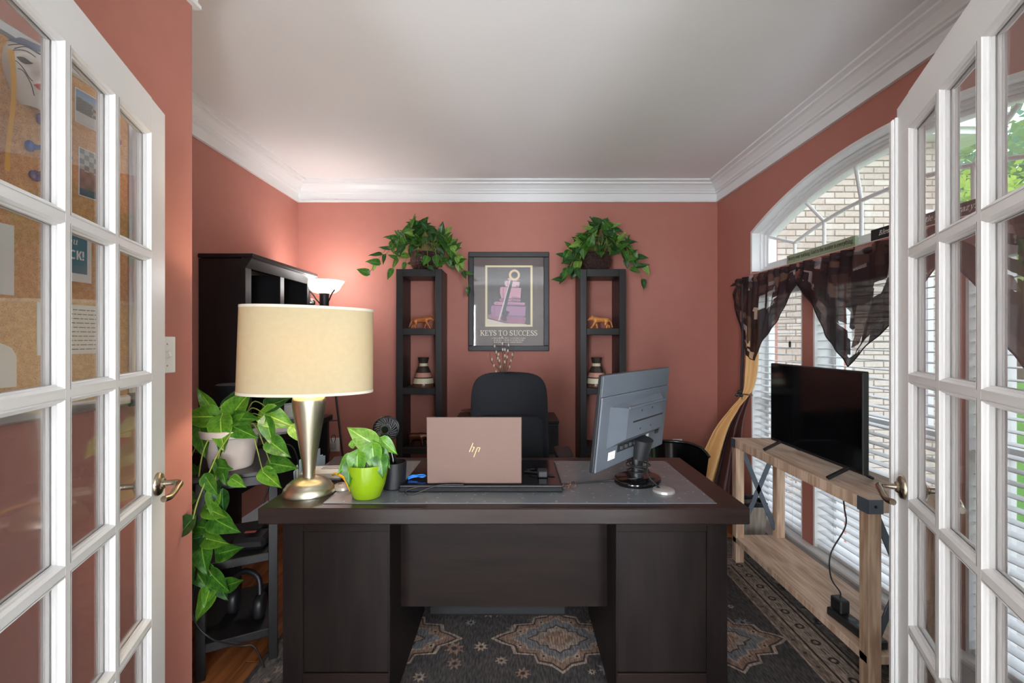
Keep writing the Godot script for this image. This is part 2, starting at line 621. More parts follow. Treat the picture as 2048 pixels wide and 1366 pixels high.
	M.bark = mat(rgb(92, 76, 62), 0.9)
	M.outer_glass = mat(rgb(120, 138, 150), 0.06, 0.2, 0.6)

func leaf_picture(deep: Color, pale: Color, sd: int) -> ImageTexture:
	var f := noise(0.03, sd, 3)
	return picture(96, 128, func(x, y):
		var u := absf(x / 96.0 - 0.5) * 2.0
		var w: float = y / 128.0
		var c := deep.lerp(pale, clampf(0.35 + 0.7 * f.get_noise_2d(x, y), 0, 1) * 0.55)
		if u < 0.05:
			c = pale
		var vein := fposmod((w - u * 0.32) * 9.0, 1.0)
		if vein < 0.09:
			c = c.lerp(pale, 0.45)
		return c.lerp(pale, 0.3 if u > 0.92 else 0.0))

func cork_picture() -> ImageTexture:
	var f := noise(0.25, 101, 2)
	var g := noise(0.05, 102, 3)
	return picture(256, 256, func(x, y):
		var c := rgb(222, 170, 108).lerp(rgb(206, 150, 88), clampf(0.5 + g.get_noise_2d(x, y), 0, 1))
		var q := f.get_noise_2d(x, y)
		return c.lerp(rgb(140, 90, 46), 0.6) if q > 0.42 else (c.lerp(rgb(228, 180, 122), 0.5) if q < -0.42 else c))

# dark sheer cloth with opaque, brown and nearly clear rectangles
func patchwork() -> ImageTexture:
	rng.seed = 17
	var rects := []
	for k in 130:
		var w := rng.randf_range(30, 64)
		rects.append([rng.randf() * 512, rng.randf() * 512, w, w * rng.randf_range(0.7, 1.5), rng.randf_range(-0.35, 0.35), rng.randi() % 7])
	var tint := [Color(0.14, 0.09, 0.1, 0.97), Color(0.2, 0.12, 0.12, 0.96), Color(0.27, 0.17, 0.15, 0.94), Color(0.7, 0.66, 0.67, 0.36), Color(0.36, 0.25, 0.21, 0.9), Color(0.17, 0.11, 0.13, 0.95), Color(0.3, 0.21, 0.19, 0.93)]
	return picture(512, 512, func(x, y):
		var c := Color(0.19, 0.125, 0.135, 0.975)
		for r in rects:
			var dx: float = fposmod(x - r[0] + 256, 512) - 256
			var dy: float = fposmod(y - r[1] + 256, 512) - 256
			if absf(dx) > 70 or absf(dy) > 70:
				continue
			var ex: float = dx + dy * r[4]
			var ey: float = dy - dx * r[4]
			if absf(ex) < r[2] / 2 and absf(ey) < r[3] / 2:
				c = tint[r[5]]
		return c)

func fill_poly(im: Image, pts: Array, c: Color) -> void:
	var p := PackedVector2Array(pts)
	var r := Rect2(p[0], Vector2.ZERO)
	for q in p:
		r = r.expand(q)
	for y in range(maxi(0, int(r.position.y)), mini(im.get_height(), int(r.end.y) + 1)):
		for x in range(maxi(0, int(r.position.x)), mini(im.get_width(), int(r.end.x) + 1)):
			if Geometry2D.is_point_in_polygon(Vector2(x + 0.5, y + 0.5), p):
				im.set_pixel(x, y, c)

func ring(im: Image, c: Vector2, r0: float, r1: float, col: Color) -> void:
	for y in range(int(c.y - r1), int(c.y + r1) + 1):
		for x in range(int(c.x - r1), int(c.x + r1) + 1):
			var d := Vector2(x + 0.5, y + 0.5).distance_to(c)
			if d >= r0 and d <= r1:
				im.set_pixel(x, y, col)

# brown print: a cream border round a stack of pink and violet books, a long key leaning on it
func poster_picture() -> ImageTexture:
	var f := noise(0.03, 111, 4)
	var base := picture(400, 500, func(x, y): return rgb(62, 40, 34).lerp(rgb(80, 52, 42), clampf(0.5 + f.get_noise_2d(x * 3.0, y * 0.6), 0, 1)))
	var im := base.get_image()
	im.fill_rect(Rect2i(68, 48, 266, 342), rgb(232, 216, 168))
	im.fill_rect(Rect2i(80, 59, 242, 320), rgb(44, 36, 38))
	fill_poly(im, [Vector2(80, 345), Vector2(180, 370), Vector2(300, 376), Vector2(300, 379), Vector2(80, 379)], rgb(216, 204, 190))
	fill_poly(im, [Vector2(84, 322), Vector2(200, 318), Vector2(298, 340), Vector2(290, 376), Vector2(180, 366), Vector2(82, 340)], rgb(158, 98, 126))
	var books := [[102, 272, 296, 336, rgb(168, 118, 156), rgb(112, 92, 138)], [118, 250, 292, 272, rgb(196, 138, 166), rgb(150, 100, 140)], [148, 232, 268, 252, rgb(172, 116, 148), rgb(130, 84, 118)], [152, 168, 270, 234, rgb(206, 152, 168), rgb(160, 108, 132)], [178, 134, 262, 170, rgb(218, 184, 190), rgb(176, 128, 146)], [196, 116, 250, 136, rgb(206, 160, 160), rgb(160, 112, 124)]]
	for b in books:
		fill_poly(im, [Vector2(b[0], b[1] + 4), Vector2(b[0] + 8, b[1]), Vector2(b[2], b[1] + 6), Vector2(b[2] - 4, b[3]), Vector2(b[0] + 6, b[3] - 3), Vector2(b[0] - 2, (b[1] + b[3]) / 2.0)], b[4])
		fill_poly(im, [Vector2(b[0] + 70, b[3] - 12), Vector2(b[2] - 6, b[3] - 6), Vector2(b[2] - 4, b[3]), Vector2(b[0] + 60, b[3] - 2)], b[5])
		im.fill_rect(Rect2i(b[0] + 16, b[1] + 6, 4, int(b[3] - b[1] - 12)), b[5])
	fill_poly(im, [Vector2(208, 130), Vector2(224, 132), Vector2(176, 330), Vector2(160, 326)], rgb(40, 44, 50))
	fill_poly(im, [Vector2(206, 130), Vector2(211, 130), Vector2(148, 356), Vector2(140, 356)], rgb(214, 208, 206))
	fill_poly(im, [Vector2(176, 296), Vector2(206, 308), Vector2(188, 334), Vector2(170, 326)], rgb(46, 44, 56))
	fill_poly(im, [Vector2(160, 330), Vector2(186, 328), Vector2(190, 362), Vector2(168, 358), Vector2(158, 350)], rgb(60, 40, 56))
	ring(im, Vector2(232, 102), 17, 31, rgb(226, 196, 150))
	ring(im, Vector2(232, 102), 17, 20, rgb(160, 128, 96))
	rng.seed = 5
	for row in 3:                       # three lines of print too small to read
		var x := 104 + row * 6
		while x < 292 - row * 8:
			var w := rng.randi_range(3, 12)
			im.fill_rect(Rect2i(x, 452 + row * 11, w, 4), rgb(206, 196, 184))
			x += w + rng.randi_range(2, 4)
	return ImageTexture.create_from_image(im)

# a worn oriental rug, 2.74 m by 2.35 m: x to the right, y from the far edge to the near one; 400 pixels a metre
func rug_picture() -> ImageTexture:
	var w := 1096
	var h := 940
	var f := noise(0.012, 121, 4)
	var g := noise(0.3, 122, 2)
	var tan_ := rgb(184, 160, 140)
	var rust := rgb(154, 118, 96)
	var slate := rgb(126, 126, 130)
	var coal := rgb(66, 61, 60)
	var im := Image.create(w, h, false, Image.FORMAT_RGBA8)
	im.fill(coal)
	im.fill_rect(Rect2i(8, 8, w - 16, h - 16), rgb(122, 112, 104))
	for e in [[100, rgb(60, 50, 46)], [104, tan_], [110, rgb(52, 44, 42)], [114, rgb(178, 156, 138)], [150, rgb(52, 44, 42)], [154, tan_], [160, rgb(136, 116, 102)], [176, tan_], [180, coal]]:
		im.fill_rect(Rect2i(e[0], e[0], w - 2 * e[0], h - 2 * e[0]), e[1])
	rng.seed = 31
	# blots of the wide outer border, and the row of rosettes and dashes in the narrow one
	for k in 520:
		var s: float = rng.randf()
		var d: float = rng.randf_range(14, 94)
		var p := [Vector2(s * w, d), Vector2(s * w, h - d), Vector2(d, s * h), Vector2(w - d, s * h)][k % 4] as Vector2
		blot(im, p, rng.randf_range(5, 17), [rgb(76, 72, 72), rgb(156, 140, 126), rgb(60, 58, 60), rgb(176, 156, 138)][rng.randi() % 4], rng.randi_range(4, 7))
	var step := 23
	for k in range(130, 2000, step):
		for side in 4:
			var p := [Vector2(k, 132), Vector2(k, h - 132), Vector2(132, k), Vector2(w - 132, k)][side] as Vector2
			if p.x > w - 126 or p.y > h - 126:
				continue
			if (k / step) % 2 == 0:
				ring(im, p, 4, 8, rgb(62, 50, 46))
			else:
				im.fill_rect(Rect2i(int(p.x) - 3, int(p.y) - 7, 2, 14), rgb(84, 68, 60))
				im.fill_rect(Rect2i(int(p.x) + 2, int(p.y) - 7, 2, 14), rgb(84, 68, 60))
	for k in range(184, 1100, 17):
		for side in 4:
			var p := [Vector2(k, 168), Vector2(k, h - 168), Vector2(168, k), Vector2(w - 168, k)][side] as Vector2
			if p.x < w - 160 and p.y < h - 160:
				blot(im, p, 5, rgb(150, 126, 108) if k % 2 else rgb(70, 58, 54), 4)
	# stepped medallions in two rows, with florets strewn between them
	for k in 80:
		var p := Vector2(rng.randf_range(200, w - 200), rng.randf_range(200, h - 200))
		floret(im, p, rng.randf_range(7, 20), [tan_, rust, slate, rgb(196, 170, 146)][rng.randi() % 4])
	for row in 2:
		for col in 3:
			var c := Vector2(212 + col * 294 + (147 if row == 1 else 0), 418 + row * 300)
			if c.x > w - 190:
				continue
			medallion(im, c, tan_, rust, slate)
	for k in 5:
		var c := Vector2(360 + k * 120, 560 if k % 2 else 250)
		ring(im, c, 8, 13, tan_)
		floret(im, c + Vector2(30, 18), 12, rust)
	return picture(w, h, func(x, y):
		var c: Color = im.get_pixel(x, y)
		var wear := clampf(0.5 + 0.9 * f.get_noise_2d(x, y), 0, 1)
		c = c.lerp(rgb(104, 92, 84), 0.32 * wear)
		return c.lightened(0.1).darkened(0.36 * clampf(0.5 + 0.8 * g.get_noise_2d(x, y * 0.18), 0, 1)))

func blot(im: Image, c: Vector2, r: float, col: Color, n: int) -> void:
	var p := []
	for k in n * 2:
		var a := TAU * k / (n * 2) + r
		p.append(c + Vector2(cos(a), sin(a)) * r * (1.0 if k % 2 else 0.5))
	fill_poly(im, p, col)

func floret(im: Image, c: Vector2, r: float, col: Color) -> void:
	blot(im, c, r, col, 8)
	ring(im, c, 0, r * 0.25, rgb(48, 42, 42))

func medallion(im: Image, c: Vector2, a: Color, b: Color, s: Color) -> void:
	for lay in [[1.0, a], [0.93, rgb(58, 48, 46)], [0.88, b], [0.72, a], [0.66, s], [0.46, rgb(72, 60, 56)], [0.42, a], [0.26, b]]:
		var k: float = lay[0]
		# mirror the quarter outline round all four corners
		var quarter := [Vector2(0, -1.0), Vector2(0.14, -0.8), Vector2(0.34, -0.72), Vector2(0.38, -0.5), Vector2(0.66, -0.46), Vector2(0.7, -0.24), Vector2(0.86, -0.14), Vector2(1.0, 0)]
		var out_ := []
		for e in quarter:
			out_.append(c + Vector2(e.x * 122, e.y * 88) * k)
		for j in range(quarter.size() - 2, -1, -1):
			out_.append(c + Vector2(quarter[j].x * 122, -quarter[j].y * 88) * k)
		for j in range(1, quarter.size()):
			out_.append(c + Vector2(-quarter[j].x * 122, -quarter[j].y * 88) * k)
		for j in range(quarter.size() - 2, 0, -1):
			out_.append(c + Vector2(-quarter[j].x * 122, quarter[j].y * 88) * k)
		fill_poly(im, out_, lay[1])
	for k in 8:
		floret(im, c + Vector2(cos(TAU * k / 8 + 0.4) * 74, sin(TAU * k / 8 + 0.4) * 50), 9, rgb(196, 168, 142))
	for k in range(-3, 4):
		im.fill_rect(Rect2i(int(c.x) + k * 5, int(c.y) - 14, 2, 28), rgb(196, 160, 130))

# ------------------------------------------------------------------ the room
const ARCH_C := 2.315       # middle of the arched window, measured along -z
const ARCH_H := 1.115
const ARCH_Y := 1.845
const ARCH_TOP := 2.39
const ARCH_R := 2.875
const SIDE := Basis(Vector3(0, 0, -1), Vector3(0, 1, 0), Vector3(1, 0, 0))   # outlines drawn as (distance, height), depth along x

func arch(inset: float, n := 24) -> PackedVector2Array:
	var p := PackedVector2Array()
	var hw := ARCH_H - inset
	p.append(Vector2(ARCH_C + hw, ARCH_Y + inset))
	for k in n + 1:
		var dz := hw - 2.0 * hw * k / n
		p.append(Vector2(ARCH_C + dz, ARCH_TOP - ARCH_R + sqrt(pow(ARCH_R - inset, 2) - dz * dz)))
	p.append(Vector2(ARCH_C - hw, ARCH_Y + inset))
	return p

# a frame between two outlines of as many points, from depth z0 to z1
func ring_shape(s: Shape, a: PackedVector2Array, b: PackedVector2Array, z0: float, z1: float, closed := true) -> Shape:
	var n := a.size()
	for k in (n if closed else n - 1):
		var j := (k + 1) % n
		var q := [[a[k], a[j], b[j], b[k], z0], [a[k], a[j], b[j], b[k], z1]]
		for e in q:
			s.out([Vector3(e[0].x, e[0].y, e[4]), Vector3(e[1].x, e[1].y, e[4]), Vector3(e[2].x, e[2].y, e[4]), Vector3(e[3].x, e[3].y, e[4])], Vector3(0, 0, -1 if e[4] == z0 else 1))
		var mid: Vector2 = (b[k] + b[j]) / 2 - (a[k] + a[j]) / 2
		s.out([Vector3(b[k].x, b[k].y, z0), Vector3(b[j].x, b[j].y, z0), Vector3(b[j].x, b[j].y, z1), Vector3(b[k].x, b[k].y, z1)], Vector3(mid.x, mid.y, 0))
		s.out([Vector3(a[k].x, a[k].y, z0), Vector3(a[j].x, a[j].y, z0), Vector3(a[j].x, a[j].y, z1), Vector3(a[k].x, a[k].y, z1)], -Vector3(mid.x, mid.y, 0))
	return s

func rect_loop(w: float, h: float, inset: float) -> PackedVector2Array:
	return PackedVector2Array([Vector2(inset, inset), Vector2(w - inset, inset), Vector2(w - inset, h - inset), Vector2(inset, h - inset)])

# moulded strip round a rectangle: profile of (inset, depth)
func rect_ring(s: Shape, w: float, h: float, prof: Array) -> Shape:
	for k in prof.size() - 1:
		var a := rect_loop(w, h, prof[k].x)
		var b := rect_loop(w, h, prof[k + 1].x)
		for j in 4:
			var i := (j + 1) % 4
			s.face([Vector3(a[j].x, a[j].y, prof[k].y), Vector3(a[i].x, a[i].y, prof[k].y), Vector3(b[i].x, b[i].y, prof[k + 1].y), Vector3(b[j].x, b[j].y, prof[k + 1].y)])
	return s

const LOW := [[2.82, 3.43], [1.90, 2.72], [1.20, 1.80]]

func build_room() -> void:
	# floor of boards
	var fl := struct_node("floor", "reddish brown hardwood floor of narrow boards", "floor")
	part(fl, "subfloor", S().bb(LEFT - 0.1, RIGHT + 0.1, -0.1, -0.012, BACK - 0.1, 3.9), M.floor_dark)
	rng.seed = 3
	var boards := []
	for k in 3:
		boards.append(S().bb(-0.0545, 0.0545, -0.012, 0.0, -0.6, 0.6, 0.0015).mesh())
	var x := LEFT + 0.055
	var row := 0
	while x < RIGHT + 0.05:
		var z := BACK + 0.6 - rng.randf() * 0.9
		while z < FRONT + 0.55:
			var o := part(fl, "board", boards[0], M["plank%d" % (rng.randi() % 3)])
			var z0 := maxf(z - 0.6, BACK)
			var z1 := minf(z + 0.598, FRONT)
			o.position = Vector3(x, 0, (z0 + z1) / 2)
			o.scale.z = maxf(0.05, (z1 - z0 - 0.002) / 1.2)
			z += 1.2
		x += 0.11
		row += 1
	struct("floor_hall", S().bb(LEFT - 0.1, RIGHT + 0.1, -0.012, 0, FRONT, 3.8), M.unseen_hall_floor, "unseen hall floor outside the double doors, pale to bounce light", "floor")
	struct("ceiling", S().bb(LEFT - 0.2, RIGHT + 0.3, CEIL, CEIL + 0.1, BACK - 0.2, 3.9), M.ceiling, "flat white ceiling above the office", "ceiling")
	struct("wall_back", S().bb(LEFT - 0.15, RIGHT + 0.2, 0, CEIL, BACK - 0.14, BACK), M.wall, "rust painted wall behind the desk with a framed print", "wall")
	struct("wall_left", S().bb(LEFT - 0.14, LEFT, 0, CEIL, BACK, -1.64), M.wall, "rust painted wall behind the black hutch", "wall")
	struct("wall_alcove", S().bb(LEFT - 0.14, ALCOVE, 0, CEIL, -1.64, FRONT + 0.02), M.wall, "rust painted wall block with the cork board and light switch", "wall")
	var fr := S()
	fr.bb(ALCOVE, -0.79, 0, CEIL, FRONT, FRONT + 0.12)
	fr.bb(0.79, RIGHT, 0, CEIL, FRONT, FRONT + 0.12)
	fr.bb(-0.79, 0.79, 2.55, CEIL, FRONT, FRONT + 0.12)  # unseen head of the opening, set high so light reaches the ceiling
	struct("wall_front", fr, M.wall, "rust painted wall round the double door opening", "wall")
	# wall with the window
	var s := S()
	s.xf = Transform3D(SIDE, Vector3(RIGHT, 0, 0))
	var b := 0.2
	s.bb(0.48, 4.14, 0, 0.1, 0, b)
	s.bb(0.48, 1.2, 0.1, CEIL, 0, b)
	s.bb(3.43, 4.14, 0.1, CEIL, 0, b)
	s.bb(1.2, 3.43, 1.73, ARCH_Y, 0, b)
	s.bb(2.72, 2.82, 0.1, 1.73, 0, b)
	s.bb(1.80, 1.90, 0.1, 1.73, 0, b)
	var a := arch(0)
	for k in range(1, a.size() - 2):
		var p := PackedVector2Array([a[k], a[k + 1], Vector2(a[k + 1].x, CEIL), Vector2(a[k].x, CEIL)])
		s.prism(p, 0, b)
	struct("wall_right", s, M.wall, "rust painted wall with the arched window and three tall windows", "wall")
	# unseen hall behind the camera, its pale walls bounce light into the office
	var hall := S()
	hall.bb(LEFT - 0.14, LEFT, 0, CEIL, FRONT + 0.02, 3.8)
	hall.bb(RIGHT, RIGHT + 0.14, 0, CEIL, FRONT + 0.12, 3.8)
	hall.bb(LEFT - 0.14, RIGHT + 0.14, 0, CEIL, 3.8, 3.92)
	hall.bb(LEFT, -0.79, 0, CEIL, FRONT + 0.12, FRONT + 0.135)
	hall.bb(0.79, RIGHT, 0, CEIL, FRONT + 0.12, FRONT + 0.135)
	hall.bb(-0.79, 0.79, 2.55, CEIL, FRONT + 0.12, FRONT + 0.135)
	struct("wall_hall", hall, M.hall, "unseen pale hall walls behind the camera, bouncing light into the office", "wall")
	# crown moulding and skirting
	var path := [Vector2(LEFT, BACK), Vector2(LEFT, -1.64), Vector2(ALCOVE, -1.64), Vector2(ALCOVE, FRONT), Vector2(RIGHT, FRONT), Vector2(RIGHT, BACK)]
	var prof := []
	for q in [[0, -0.17], [0.02, -0.17], [0.02, -0.157], [0.013, -0.152], [0.013, -0.1], [0.03, -0.094], [0.03, -0.082], [0.04, -0.078], [0.046, -0.066], [0.07, -0.04], [0.082, -0.034], [0.09, -0.032], [0.09, -0.02], [0.104, -0.016], [0.12, -0.012], [0.12, 0.0]]:
		prof.append(Vector2(q[0], CEIL + q[1]))
	struct("trim_1", S().moulding(prof, path), M.white, "white crown moulding stepped round the top of the room", "moulding")
	var skirt := [Vector2(0.014, 0), Vector2(0.014, 0.09), Vector2(0.008, 0.1), Vector2(0.004, 0.112), Vector2(0, 0.112)]
	var walk := [Vector2(0.79, FRONT), Vector2(RIGHT, FRONT), Vector2(RIGHT, -1.1)]
	struct("baseboard_front", S().moulding(skirt, walk, false), M.white, "white skirting beside the double doors", "baseboard")
	walk = [Vector2(RIGHT, -3.5), Vector2(RIGHT, BACK), Vector2(LEFT, BACK), Vector2(LEFT, -1.64), Vector2(ALCOVE, -1.64), Vector2(ALCOVE, FRONT), Vector2(-0.79, FRONT)]
	struct("baseboard_back", S().moulding(skirt, walk, false), M.white, "white skirting along the back and side walls", "baseboard")
	# door casing
	var jam := S()
	jam.bb(-0.79, -0.775, 0, 2.55, FRONT - 0.005, FRONT + 0.14)
	jam.bb(0.775, 0.79, 0, 2.55, FRONT - 0.005, FRONT + 0.14)
	jam.bb(-0.79, 0.79, 2.535, 2.55, FRONT - 0.005, FRONT + 0.14)
	struct("trim_2", jam, M.white, "white jamb lining the double door opening", "trim")
	build_windows()

func build_windows() -> void:
	var w := struct_node("window_1", "arched transom window with a sunburst grille above the curtain rod", "window", Vector3(RIGHT, 0, 0))
	var s := S()
	s.xf = Transform3D(SIDE, Vector3.ZERO)
	ring_shape(s, arch(-0.001), arch(0.02), -0.004, 0.12, false)
	s.bb(1.201, 3.429, ARCH_Y - 0.0, ARCH_Y + 0.004, 0.004, 0.12)
	part(w, "reveal", s, M.white)
	s = S()
	s.xf = Transform3D(SIDE, Vector3.ZERO)
	ring_shape(s, arch(0.02), arch(0.034), 0.055, 0.15)
	ring_shape(s, arch(0.034), arch(0.05), 0.075, 0.15)
	ring_shape(s, arch(0.05), arch(0.072), 0.09, 0.15)
	part(w, "sash", s, M.white)
	s = S()
	s.xf = Transform3D(SIDE, Vector3.ZERO)
	s.prism(arch(0.07), 0.118, 0.122)
	part(w, "pane", s, M.glass)
	var knots := []
	for z in [3.056, 2.766, 2.469, 2.161, 1.864, 1.574]:
		var d: float = z - ARCH_C
		knots.append(Vector2(z, 2.115 - d * d * 0.2))
	var bow := []
	for k in 21:
		var d := 0.741 - 1.482 * k / 20.0
		bow.append(Vector3(0.1, 2.115 - d * d * 0.2, -(ARCH_C + d)))
	part(w, "muntin", S().tube(bow, 0.011, 6), M.white)
	var ends := [Vector2(3.364, 2.115), Vector2(2.934, 2.236), Vector2(2.512, 2.318), Vector2(2.118, 2.318), Vector2(1.696, 2.236), Vector2(1.266, 2.115)]
	for k in 6:
		part(w, "muntin", S().tube([Vector3(0.1, knots[k].y, -knots[k].x), Vector3(0.1, ends[k].y, -ends[k].x)], 0.01, 6), M.white)
		part(w, "muntin", S().tube([Vector3(0.1, knots[k].y, -knots[k].x), Vector3(0.1, ARCH_Y + 0.06, -knots[k].x)], 0.01, 6), M.white)
	var where := ["beside the back corner", "in the middle, behind the television", "nearest the open door leaf"]
	for k in 3:
		var z0: float = LOW[k][0]
		var z1: float = LOW[k][1]
		w = struct_node("window_%d" % (k + 2), "tall white sash window %s" % where[k], "window", Vector3(RIGHT, 0.1, -z1))
		var wd := z1 - z0
		var rect := func(i: float): return PackedVector2Array([Vector2(-i, 0.0 + i), Vector2(-wd + i, 0.0 + i), Vector2(-wd + i, 1.63 - i), Vector2(-i, 1.63 - i)])
		s = S()
		s.xf = Transform3D(SIDE, Vector3.ZERO)
		ring_shape(s, rect.call(-0.001), rect.call(0.014), 0.002, 0.13)
		part(w, "reveal", s, M.white)
		s = S()
		s.xf = Transform3D(SIDE, Vector3.ZERO)
		ring_shape(s, rect.call(0.014), rect.call(0.05), 0.105, 0.15)
		s.bb(-wd + 0.04, -0.04, 0.8, 0.845, 0.1, 0.15)
		part(w, "sash", s, M.white)
		s = S()
		s.xf = Transform3D(SIDE, Vector3.ZERO)
		s.bb(-wd + 0.04, -0.04, 0.04, 1.59, 0.126, 0.13)
		part(w, "pane", s, M.glass)
	var sill := S()
	sill.bb(RIGHT - 0.045, RIGHT + 0.02, 0.095, 0.125, -3.5, -1.12, 0.008)
	sill.bb(RIGHT - 0.02, RIGHT - 0.001, 0.0, 0.095, -3.5, -1.12, 0.003)
	struct("trim_3", sill, M.white, "low white window sill running behind the console table", "sill")
	# blinds
	var slat := S().box(Vector3(0, 0, 0), Vector3(0.05, 0.003, 1.0), 0.001, Basis(Vector3(0, 0, 1), 0.06)).mesh()
	for k in 3:
		var z0: float = LOW[k][0] + 0.018
		var z1: float = LOW[k][1] - 0.018
		var bl := thing("window_blind", "white slatted blind %s" % ["at the window beside the gold curtain", "at the wide middle window behind the television", "at the window seen through the open door leaf"][k], "blind", Vector3(RIGHT + 0.04, 0.125, -(z0 + z1) / 2), 0, "white window blinds")
		part(bl, "headrail", S().bb(-0.03, 0.03, 1.54, 1.585, -(z1 - z0) / 2, (z1 - z0) / 2, 0.003), M.white)
		part(bl, "bottom_rail", S().bb(-0.026, 0.026, 0.0, 0.02, -(z1 - z0) / 2, (z1 - z0) / 2, 0.004), M.white)
		var y := 0.05
		while y < 1.53:
			var o := part(bl, "slat", slat, M.slat)
			o.position.y = y
			o.scale.z = z1 - z0
			y += 0.047
		for e in [-0.32, 0.32]:
			part(bl, "ladder_cord", S().tube([Vector3(-0.027, 0.01, e * (z1 - z0)), Vector3(-0.027, 1.55, e * (z1 - z0))], 0.0012, 4), M.plastic_white)
		part(bl, "pull_cord", S().tube([Vector3(-0.036, 1.54, 0.3 * (z1 - z0)), Vector3(-0.036, 1.22, 0.3 * (z1 - z0))], 0.0014, 4), M.plastic_white)
		var tass := part(bl, "tassel", S().lathe([Vector2(0, 0), Vector2(0.007, 0.002), Vector2(0.008, 0.03), Vector2(0.004, 0.04), Vector2(0, 0.042)], 8), M.black_wood)
		tass.position = Vector3(-0.036, 1.18, 0.3 * (z1 - z0))

func make_door(n: int, label: String, hinge: Vector3, turn: float, sg: float) -> Node3D:
	var d := struct_node("door_%d" % n, label, "door", hinge, turn)
	var W := 0.813
	var H := 2.03
	var st := 0.101
	var t := 0.0175
	var zc := -t * sg
	var y0 := 0.015
	var op0 := 0.232
	var op1 := 1.935
	part(d, "stile", S().bb(0, st, y0, H, zc - t, zc + t, 0.002), M.door)
	part(d, "stile", S().bb(W - st, W, y0, H, zc - t, zc + t, 0.002), M.door)
	part(d, "rail", S().bb(st, W - st, y0, op0, zc - t, zc + t), M.door)
	part(d, "rail", S().bb(st, W - st, op1, H, zc - t, zc + t), M.door)
	var pw := (W - 2 * st) / 3.0
	var ph := (op1 - op0) / 5.0
	var f := 0.008
	for k in range(1, 3):
		part(d, "muntin", S().bb(st + pw * k - f, st + pw * k + f, op0, op1, zc - t, zc + t), M.door)
	for k in range(1, 5):
		part(d, "muntin", S().bb(st, W - st, op0 + ph * k - f, op0 + ph * k + f, zc - t + 0.0002, zc + t - 0.0002), M.door)
	var beads := {}
	for c in 3:
		for r in 5:
			var xa := st + pw * c + (f if c > 0 else 0.0)
			var xb := st + pw * (c + 1) - (f if c < 2 else 0.0)
			var ya := op0 + ph * r + (f if r > 0 else 0.0)
			var yb := op0 + ph * (r + 1) - (f if r < 4 else 0.0)
			var key := "%.4f %.4f" % [xb - xa, yb - ya]
			if not beads.has(key):
				var bd := S()
				for e in [1.0, -1.0]:
					rect_ring(bd, xb - xa, yb - ya, [Vector2(0, 0.0182 * e), Vector2(0.003, 0.0182 * e), Vector2(0.0042, 0.0162 * e), Vector2(0.0075, 0.0125 * e), Vector2(0.0085, 0.009 * e), Vector2(0.0115, 0.0075 * e), Vector2(0.0115, 0.0015 * e)])
				beads[key] = [bd.mesh(), S().bb(0.008, xb - xa - 0.008, 0.008, yb - ya - 0.008, -0.0015, 0.0015).mesh()]
			var pn := part(d, "pane", beads[key][1], M.glass)
			pn.position = Vector3(xa, ya, zc)
			var bo := part(d, "glazing_bead", beads[key][0], M.door)
			bo.position = Vector3(xa, ya, zc)
	for e in [1.0, -1.0]:
		var h := Node3D.new()
		h.name = "handle"
		d.add_child(h, true)
		h.position = Vector3(W - 0.062, 0.945, zc + t * e)
		h.rotation.x = PI / 2 * e
		h.set_meta("label", "brushed nickel lever handle")
		part(h, "rose", S().lathe([Vector2(0, 0), Vector2(0.033, 0), Vector2(0.033, 0.005), Vector2(0.029, 0.01), Vector2(0.017, 0.013), Vector2(0.014, 0.018), Vector2(0, 0.018)], 28), M.handle)
		part(h, "lever", S().tube(curve([Vector3(0, 0.015, 0), Vector3(0, 0.045, 0), Vector3(-0.012, 0.058, 0), Vector3(-0.05, 0.06, 0.004 * e), Vector3(-0.085, 0.057, 0.014 * e), Vector3(-0.112, 0.05, 0.012 * e)], 5), 0.0085, 10), M.handle)
	for y in [0.22, 1.02, 1.8]:
		part(d, "hinge", S().tube([Vector3(0.0, y - 0.045, sg * 0.006), Vector3(0.0, y + 0.045, sg * 0.006)], 0.006, 8), M.handle)
	return d

func build_doors() -> void:
	make_door(1, "white fifteen-pane door leaf standing before the cork board", Vector3(-0.76, 0, -0.597), atan2(0.937, -0.35), 1.0)
	var d := make_door(2, "white fifteen-pane door leaf standing before the window wall", Vector3(0.752, 0, -0.597), atan2(0.896, 0.443), -1.0)
	var s := S()
	s.bb(0.806, 0.833, 0.02, 2.0, -0.014, 0.004, 0.004)
	s.bb(0.796, 0.833, 0.02, 2.0, -0.008, 0.0, 0.002)
	part(d, "astragal", s, M.door)

